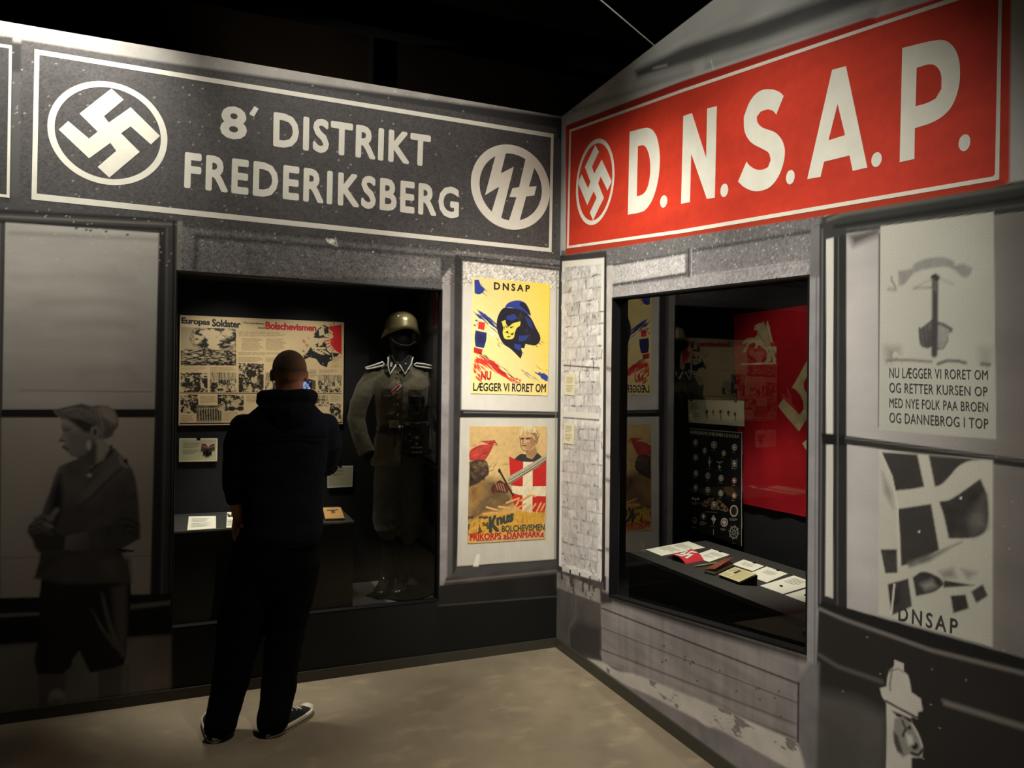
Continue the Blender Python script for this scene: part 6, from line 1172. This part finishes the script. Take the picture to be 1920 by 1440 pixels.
for dx in (-.006, .004):
    m = MB(); q0 = Vector((-.990+dx, .206, 2.048)); m.add([q0+Vector((x, 0, z)) for x, z in ((0, .0), (.006, .002), (.010, .020), (.004, .018))], [(0, 1, 2, 3)]); m.build('decal', M_['signgrey'], hm)
for c_ in ((-1.022, .245, 2.01), (-.875, .245, 2.012)): m = MB(); m.ell(c_, (.004, .004, .004)); m.build('rivet', M_['brass'], hm, True)
m = MB(); m.tube([(-1.035, .26, 1.95), (-1.01, .225, 1.905), (-.97, .205, 1.885), (-.92, .205, 1.885), (-.875, .23, 1.91)], .004, 8); m.build('chin_strap', mat('strap_leather', (60, 52, 42), .5), hm, True)
# ================================================================== the visitor, seen from behind
skin = mat('skin', (214, 150, 118), .55, var=.10, scale=25)
cloth_h = mat('hoodie_navy', (16, 21, 29), .95, var=.25, scale=60, bump=.15, spec=.15); cloth_t = mat('trousers_black', (5, 5, 6), .95, var=.25, scale=60, bump=.15, spec=.12)
pr = thing('person', (-1.82, -.48, 0), 'person in a dark hoodie and black trousers seen from behind, photographing the left case', 'person')
m = MB(); HX, HY, HZ = -1.684, -.43, 1.70
m.ell((HX, HY-.015, HZ+.008), (.079, .098, .092)); m.ell((HX, HY+.02, HZ-.05), (.066, .075, .078)); m.ell((HX, HY+.050, HZ-.092), (.042, .045, .036))
m.ell((HX, HY+.088, HZ-.028), (.014, .024, .022)); m.ell((HX, HY+.100, HZ-.036), (.016, .016, .012)); m.ell((HX, HY+.078, HZ+.012), (.050, .022, .012)); m.ell((HX, HY+.086, HZ-.070), (.024, .012, .007)); m.ell((HX, HY+.085, HZ-.081), (.021, .012, .007))
for s in (-1, 1):
    m.ell((HX+s*.040, HY+.066, HZ-.028), (.024, .020, .018))
    m.ell((HX+s*.082, HY-.008, HZ-.022), (.008, .021, .030), Matrix.Rotation(s*-.35, 3, 'Z')); m.ell((HX+s*.085, HY-.018, HZ-.010), (.006, .013, .016)); m.ell((HX+s*.077, HY+.002, HZ-.044), (.007, .010, .010))
m.tube([(HX, HY-.02, HZ-.04), (HX, HY-.028, HZ-.12), (HX-.004, HY-.035, HZ-.20)], [.064, .062, .072], 20)
rings_loft(m, [(.88, -1.74, -.48, .15, .095), (1.0, -1.735, -.48, .155, .10), (1.12, -1.725, -.475, .145, .095), (1.28, -1.71, -.465, .165, .105), (1.40, -1.70, -.465, .175, .10), (1.47, -1.695, -.465, .13, .085), (1.53, -1.69, -.465, .07, .065)], pw=2.1)
m.tube([(-1.88, -.465, 1.43), (-1.925, -.475, 1.30), (-1.932, -.475, 1.18), (-1.920, -.450, 1.08), (-1.905, -.42, .995)], [.056, .048, .040, .036, .028], 16)     # left arm
m.tube([(-1.515, -.465, 1.43), (-1.485, -.440, 1.32), (-1.490, -.400, 1.215), (-1.525, -.330, 1.33), (-1.555, -.270, 1.44), (-1.565, -.255, 1.485)], [.058, .050, .044, .038, .030, .027], 16)  # right arm
m.tube([(-1.83, -.48, .92), (-1.895, -.475, .52), (-1.958, -.505, .10)], [.088, .058, .042], 16); m.tube([(-1.66, -.48, .92), (-1.69, -.475, .50), (-1.735, -.545, .10)], [.088, .058, .042], 16)
for ax, ay, dx, dy in ((-1.962, -.52, -.10, .99), (-1.74, -.555, .7, .71)): m.tube([(ax, ay, .06), (ax+dx*.05, ay+dy*.05, .045), (ax+dx*.12, ay+dy*.12, .036)], [.036, .026, .018], 12)
# left hand hanging, relaxed
def finger(mb, base, dirs, lens, r): 
    p = Vector(base); pts = [p]; rad = [r*1.05]
    for d, l in zip(dirs, lens): p = p+Vector(d).normalized()*l; pts.append(p); rad.append(rad[-1]*.93)
    mb.tube(pts, rad, 10)
m.tube([(-1.905, -.42, .995), (-1.903, -.41, .945), (-1.900, -.402, .90)], [.028, .036, .034], 14, flat=1.0)
m.ell((-1.903, -.406, .925), (.020, .042, .048))
for k, (dy, L_) in enumerate(((.030, .036), (.011, .042), (-.009, .040), (-.028, .031))):
    finger(m, (-1.901, -.406+dy, .888), [(.08, .06, -1), (.35, .05, -.9), (.75, .02, -.6)], [L_, L_*.72, L_*.58], .0092)
finger(m, (-1.899, -.372, .935), [(.35, .7, -.7), (.3, .25, -.9)], [.036, .030], .0105)
# right hand around the phone
PHM = Matrix.Translation((-1.585, -.205, 1.585)) @ Matrix.Rotation(math.radians(-38), 4, 'Z') @ Matrix.Rotation(math.radians(-12), 4, 'X')
def PH(x, y, z): return PHM @ Vector((x, y, z))
m.tube([(-1.565, -.255, 1.485), PH(.036, -.012, -.085), PH(.044, .010, -.05)], [.027, .029, .030], 14); m.ell(PH(.045, .014, -.045), (.020, .026, .044))
for k, (z, L_) in enumerate(((.010, .036), (-.012, .040), (-.034, .038), (-.054, .031))):
    p = PH(.046, .016, z); finger(m, p, [PHM.to_3x3() @ Vector(v) for v in ((.1, .12, .25), (-.9, .55, .15), (-1, -.05, .05))], [.018, L_*.8, L_*.7], .0088)
finger(m, PH(.042, -.010, -.045), [PHM.to_3x3() @ Vector(v) for v in ((.15, -.15, 1), (-.35, -.1, 1))], [.036, .030], .0105)
body = m.remesh('body', skin, .0042, pr, 3)
for s in (-1, 1):
    m = MB(); m.ell((HX+s*.030, HY+.083, HZ-.010), (.0125, .011, .0085)); e_ = m.build('eye', mat('eye_white', (220, 214, 204), .3), pr, True)
    m = MB(); m.ell((HX+s*.030, HY+.092, HZ-.010), (.0052, .0030, .0052)); m.build('iris', mat('iris_brown', (50, 34, 22), .2), e_, True)
# cropped hair: scalp cap that stops at the hairline and thins towards the nape
m = MB(); NU, NV = 40, 24; vs = []
for j in range(NV+1):
    for k in range(NU):
        t = .02+.98*j/NV; q_ = 2*math.pi*k/NU; dy = math.sin(q_); lim = 1.22 if dy > .45 else (2.10 if dy < -.15 else 1.62); tt = t*lim
        g_ = 1.035-.028*max(0, (tt-1.2)/.8); vs.append(Vector((HX+.079*g_*math.sin(tt)*math.cos(q_), HY-.015+.098*g_*math.sin(tt)*math.sin(q_), HZ+.008+.092*g_*math.cos(tt))))
m.v = [tuple(v) for v in vs]; m.f = [(j*NU+k, (j+1)*NU+k, (j+1)*NU+(k+1) % NU, j*NU+(k+1) % NU) for j in range(NV) for k in range(NU)]+[tuple(range(NU))]; m.m = [0]*len(m.f)
hair_m = mat('hair_cropped_brown', (122, 100, 72), .8, var=.35, scale=160, bump=.5)
def fade(mt):
    # clipper fade: the stubble gets sparser towards the nape
    N = mt.node_tree.nodes; K = mt.node_tree.links; g = N.new('ShaderNodeNewGeometry'); sx = N.new('ShaderNodeSeparateXYZ'); K.new(g.outputs['Position'], sx.inputs[0])
    mr = N.new('ShaderNodeMapRange'); mr.interpolation_type = 'SMOOTHSTEP'; mr.inputs['From Min'].default_value = HZ-.046; mr.inputs['From Max'].default_value = HZ+.030; K.new(sx.outputs['Z'], mr.inputs['Value']); K.new(mr.outputs['Result'], N['Principled BSDF'].inputs['Alpha'])
fade(hair_m)
m.build('hair', hair_m, pr, True)
# hoodie
m = MB()
rings_loft(m, [(.885, -1.708, -.485, .178, .135), (.93, -1.708, -.485, .186, .142), (1.05, -1.708, -.482, .186, .138), (1.20, -1.712, -.475, .198, .138), (1.34, -1.708, -.468, .212, .142), (1.42, -1.703, -.468, .222, .132), (1.475, -1.698, -.468, .185, .112), (1.53, -1.694, -.468, .135, .098), (1.57, -1.690, -.462, .095, .09)], pw=2.4)
m.tube([(-1.885, -.466, 1.432), (-1.922, -.474, 1.34), (-1.932, -.476, 1.23), (-1.930, -.468, 1.14), (-1.918, -.450, 1.075)], [.070, .064, .055, .050, .042], 18, cut=True)
m.tube([(-1.515, -.466, 1.432), (-1.487, -.446, 1.33), (-1.490, -.410, 1.225), (-1.520, -.345, 1.315), (-1.548, -.285, 1.41)], [.070, .064, .058, .050, .042], 18)
hd = m.remesh('hoodie', cloth_h, .009, pr, 3, disp=(.10, .014))
m = MB()
m.tube([(-1.575, -.405, 1.555), (-1.588, -.475, 1.575), (-1.63, -.540, 1.572), (-1.69, -.562, 1.566), (-1.755, -.545, 1.570), (-1.805, -.48, 1.570), (-1.808, -.405, 1.552)], [.030, .038, .042, .044, .042, .038, .030], 14)
m.tube([(-1.60, -.49, 1.535), (-1.64, -.555, 1.515), (-1.695, -.585, 1.500), (-1.755, -.56, 1.515), (-1.79, -.50, 1.535)], [.035, .045, .052, .045, .035], 14)
m.ell((-1.698, -.572, 1.475), (.085, .045, .065)); m.ell((-1.70, -.572, 1.43), (.045, .034, .05))
m.remesh('hood', cloth_h, .008, hd, 3, disp=(.07, .010))
m = MB(); m.tube([(-1.885, -.585, 1.385), (-1.80, -.612, 1.39), (-1.70, -.618, 1.39), (-1.60, -.612, 1.39), (-1.53, -.585, 1.385)], .003, 8); m.build('yoke_seam', cloth_t, hd, True)
m = MB(); rings_loft(m, [(.868, -1.710, -.485, .172, .130), (.905, -1.709, -.485, .178, .136)], pw=2.4); m.build('hem_rib', cloth_h, hd, True)
# trousers
m = MB()
rings_loft(m, [(.60, -1.77, -.48, .02, .05), (.66, -1.76, -.48, .16, .11), (.76, -1.745, -.48, .205, .128), (.90, -1.735, -.483, .188, .128), (.96, -1.732, -.483, .17, .115)], pw=2.3)
m.tube([(-1.835, -.48, .78), (-1.880, -.475, .60), (-1.897, -.470, .46), (-1.922, -.480, .30), (-1.950, -.500, .17), (-1.972, -.522, .095), (-1.978, -.530, .058)], [.115, .112, .106, .090, .078, .074, .072], 20)
m.tube([(-1.640, -.48, .78), (-1.664, -.475, .60), (-1.685, -.470, .46), (-1.708, -.490, .30), (-1.725, -.520, .17), (-1.744, -.555, .095), (-1.752, -.570, .058)], [.112, .106, .092, .086, .080, .076, .074], 20)
m.remesh('trousers', cloth_t, .010, pr, 3, disp=(.09, .016))
# canvas sneakers
canvas = mat('sneaker_canvas_black', (22, 22, 24), .85, bump=.2, scale=220); rub = mat('sneaker_rubber', (206, 196, 172), .5, var=.08)
def sneaker(hx, hy, dx, dy, L_=.30):
    d = Vector((dx, dy, 0)).normalized(); s_ = Vector((d.y, -d.x, 0)); o = Vector((hx, hy, .0015)); up_ = Vector((0, 0, 1))
    root = bpy.data.objects.new('sneaker', None); 
    def w_at(t): return .030+.022*math.sin(min(1, t*1.25)*math.pi/2)-(.040*max(0, (t-.72)/.28)**2.2) if t < 1 else .012
    def outline(k, z): 
        N_ = 22; R_ = [o+d*(L_*(i/N_))+s_*(w_at(i/N_)*k*min(1, .25+.75*math.sqrt(min(1, i/N_/.14))))+up_*z for i in range(N_+1)]; Lf = [o+d*(L_*(i/N_))-s_*(w_at(i/N_)*k*min(1, .25+.75*math.sqrt(min(1, i/N_/.14)))*.92)+up_*z for i in range(N_, -1, -1)]; return R_+Lf
    m = MB(); rs = []
    for t, wd, ht in ((.02, .026, .060), (.08, .034, .072), (.22, .036, .084), (.36, .038, .088), (.50, .042, .072), (.65, .046, .056), (.80, .045, .044), (.92, .034, .036), (.98, .018, .028)):
        rs.append([o+d*(L_*t)+s_*(wd*math.cos(a))+up_*(.016+(ht-.016)*max(0, math.sin(a))**.75) for a in [math.pi*k/12 for k in range(13)]]+[o+d*(L_*t)+s_*(wd*c_)+up_*.012 for c_ in (-.6, 0, .6)])
    m.loft(rs); sh_ = m.build('sneaker', canvas, pr, True)
    m = MB(); m.loft([outline(1.0, 0), outline(1.06, .006), outline(1.06, .026), outline(.98, .030)]); m.build('sole', rub, sh_)
    m = MB(); m.loft([outline(1.068, .009), outline(1.072, .010), outline(1.072, .013), outline(1.068, .014)]); m.build('sole_stripe', mat('sneaker_stripe', (30, 28, 28), .6), sh_)
    m = MB(); c_ = o+d*(L_*.895)+up_*.022; Mx = Matrix((s_, d, up_)).transposed(); m.ell(c_, (.038, .030, .025), Mx, 20, 12); m.build('toe_cap', rub, sh_, True)
    for k in range(6):
        t = .50+.048*k; z = .076-.0065*k; p = o+d*(L_*t)+up_*(z+.002); m = MB(); q2 = d*.010*(1 if k % 2 else -1)
        m.tube([p-s_*.022-q2-up_*.008, p+up_*.002, p+s_*.022+q2-up_*.008], .0034, 8); m.build('lace', M_['white'], sh_, True)
sneaker(-2.000, -.580, -.05, .99); sneaker(-1.780, -.612, .228, .234, .325)
# phone held by the visitor
pn = thing('smartphone', PH(0, 0, 0), 'dark smartphone with a lit bluish screen held up in the right hand of the visitor', 'smartphone')
m = MB(); bmx = [(-.036, -.066), (-.030, -.074), (.030, -.074), (.036, -.066), (.036, .066), (.030, .074), (-.030, .074), (-.036, .066)]
m.v = [tuple(PH(x, y, z)) for y in (-.004, .004) for x, z in bmx]; m.f = [tuple(range(8)), tuple(reversed(range(8, 16)))]+[(i, i+8, (i+1) % 8+8, (i+1) % 8) for i in range(8)]; m.m = [0]*10; m.build('phone_case', mat('phone_black', (14, 14, 16), .3), pn)
def screen():
    mt = bpy.data.materials.new('phone_screen'); mt.use_nodes = True; N = mt.node_tree.nodes; K = mt.node_tree.links; b = N['Principled BSDF']; tc = N.new('ShaderNodeTexCoord'); nz = N.new('ShaderNodeTexNoise'); nz.inputs['Scale'].default_value = 60
    K.new(tc.outputs['Object'], nz.inputs['Vector']); rp = N.new('ShaderNodeValToRGB'); e = rp.color_ramp.elements; e[0].position = .40; e[0].color = (.01, .02, .06, 1); e[1].position = .62; e[1].color = (.45, .62, 1, 1); K.new(nz.outputs['Fac'], rp.inputs['Fac'])
    K.new(rp.outputs['Color'], b.inputs['Emission Color']); b.inputs['Emission Strength'].default_value = .9; b.inputs['Base Color'].default_value = (.01, .01, .015, 1); b.inputs['Roughness'].default_value = .15; return mt
m = MB(); m.add([PH(x, -.0048, z) for x, z in ((-.033, -.070), (.033, -.070), (.033, .070), (-.033, .070))], [(0, 1, 2, 3)]); m.build('screen', screen(), pn)
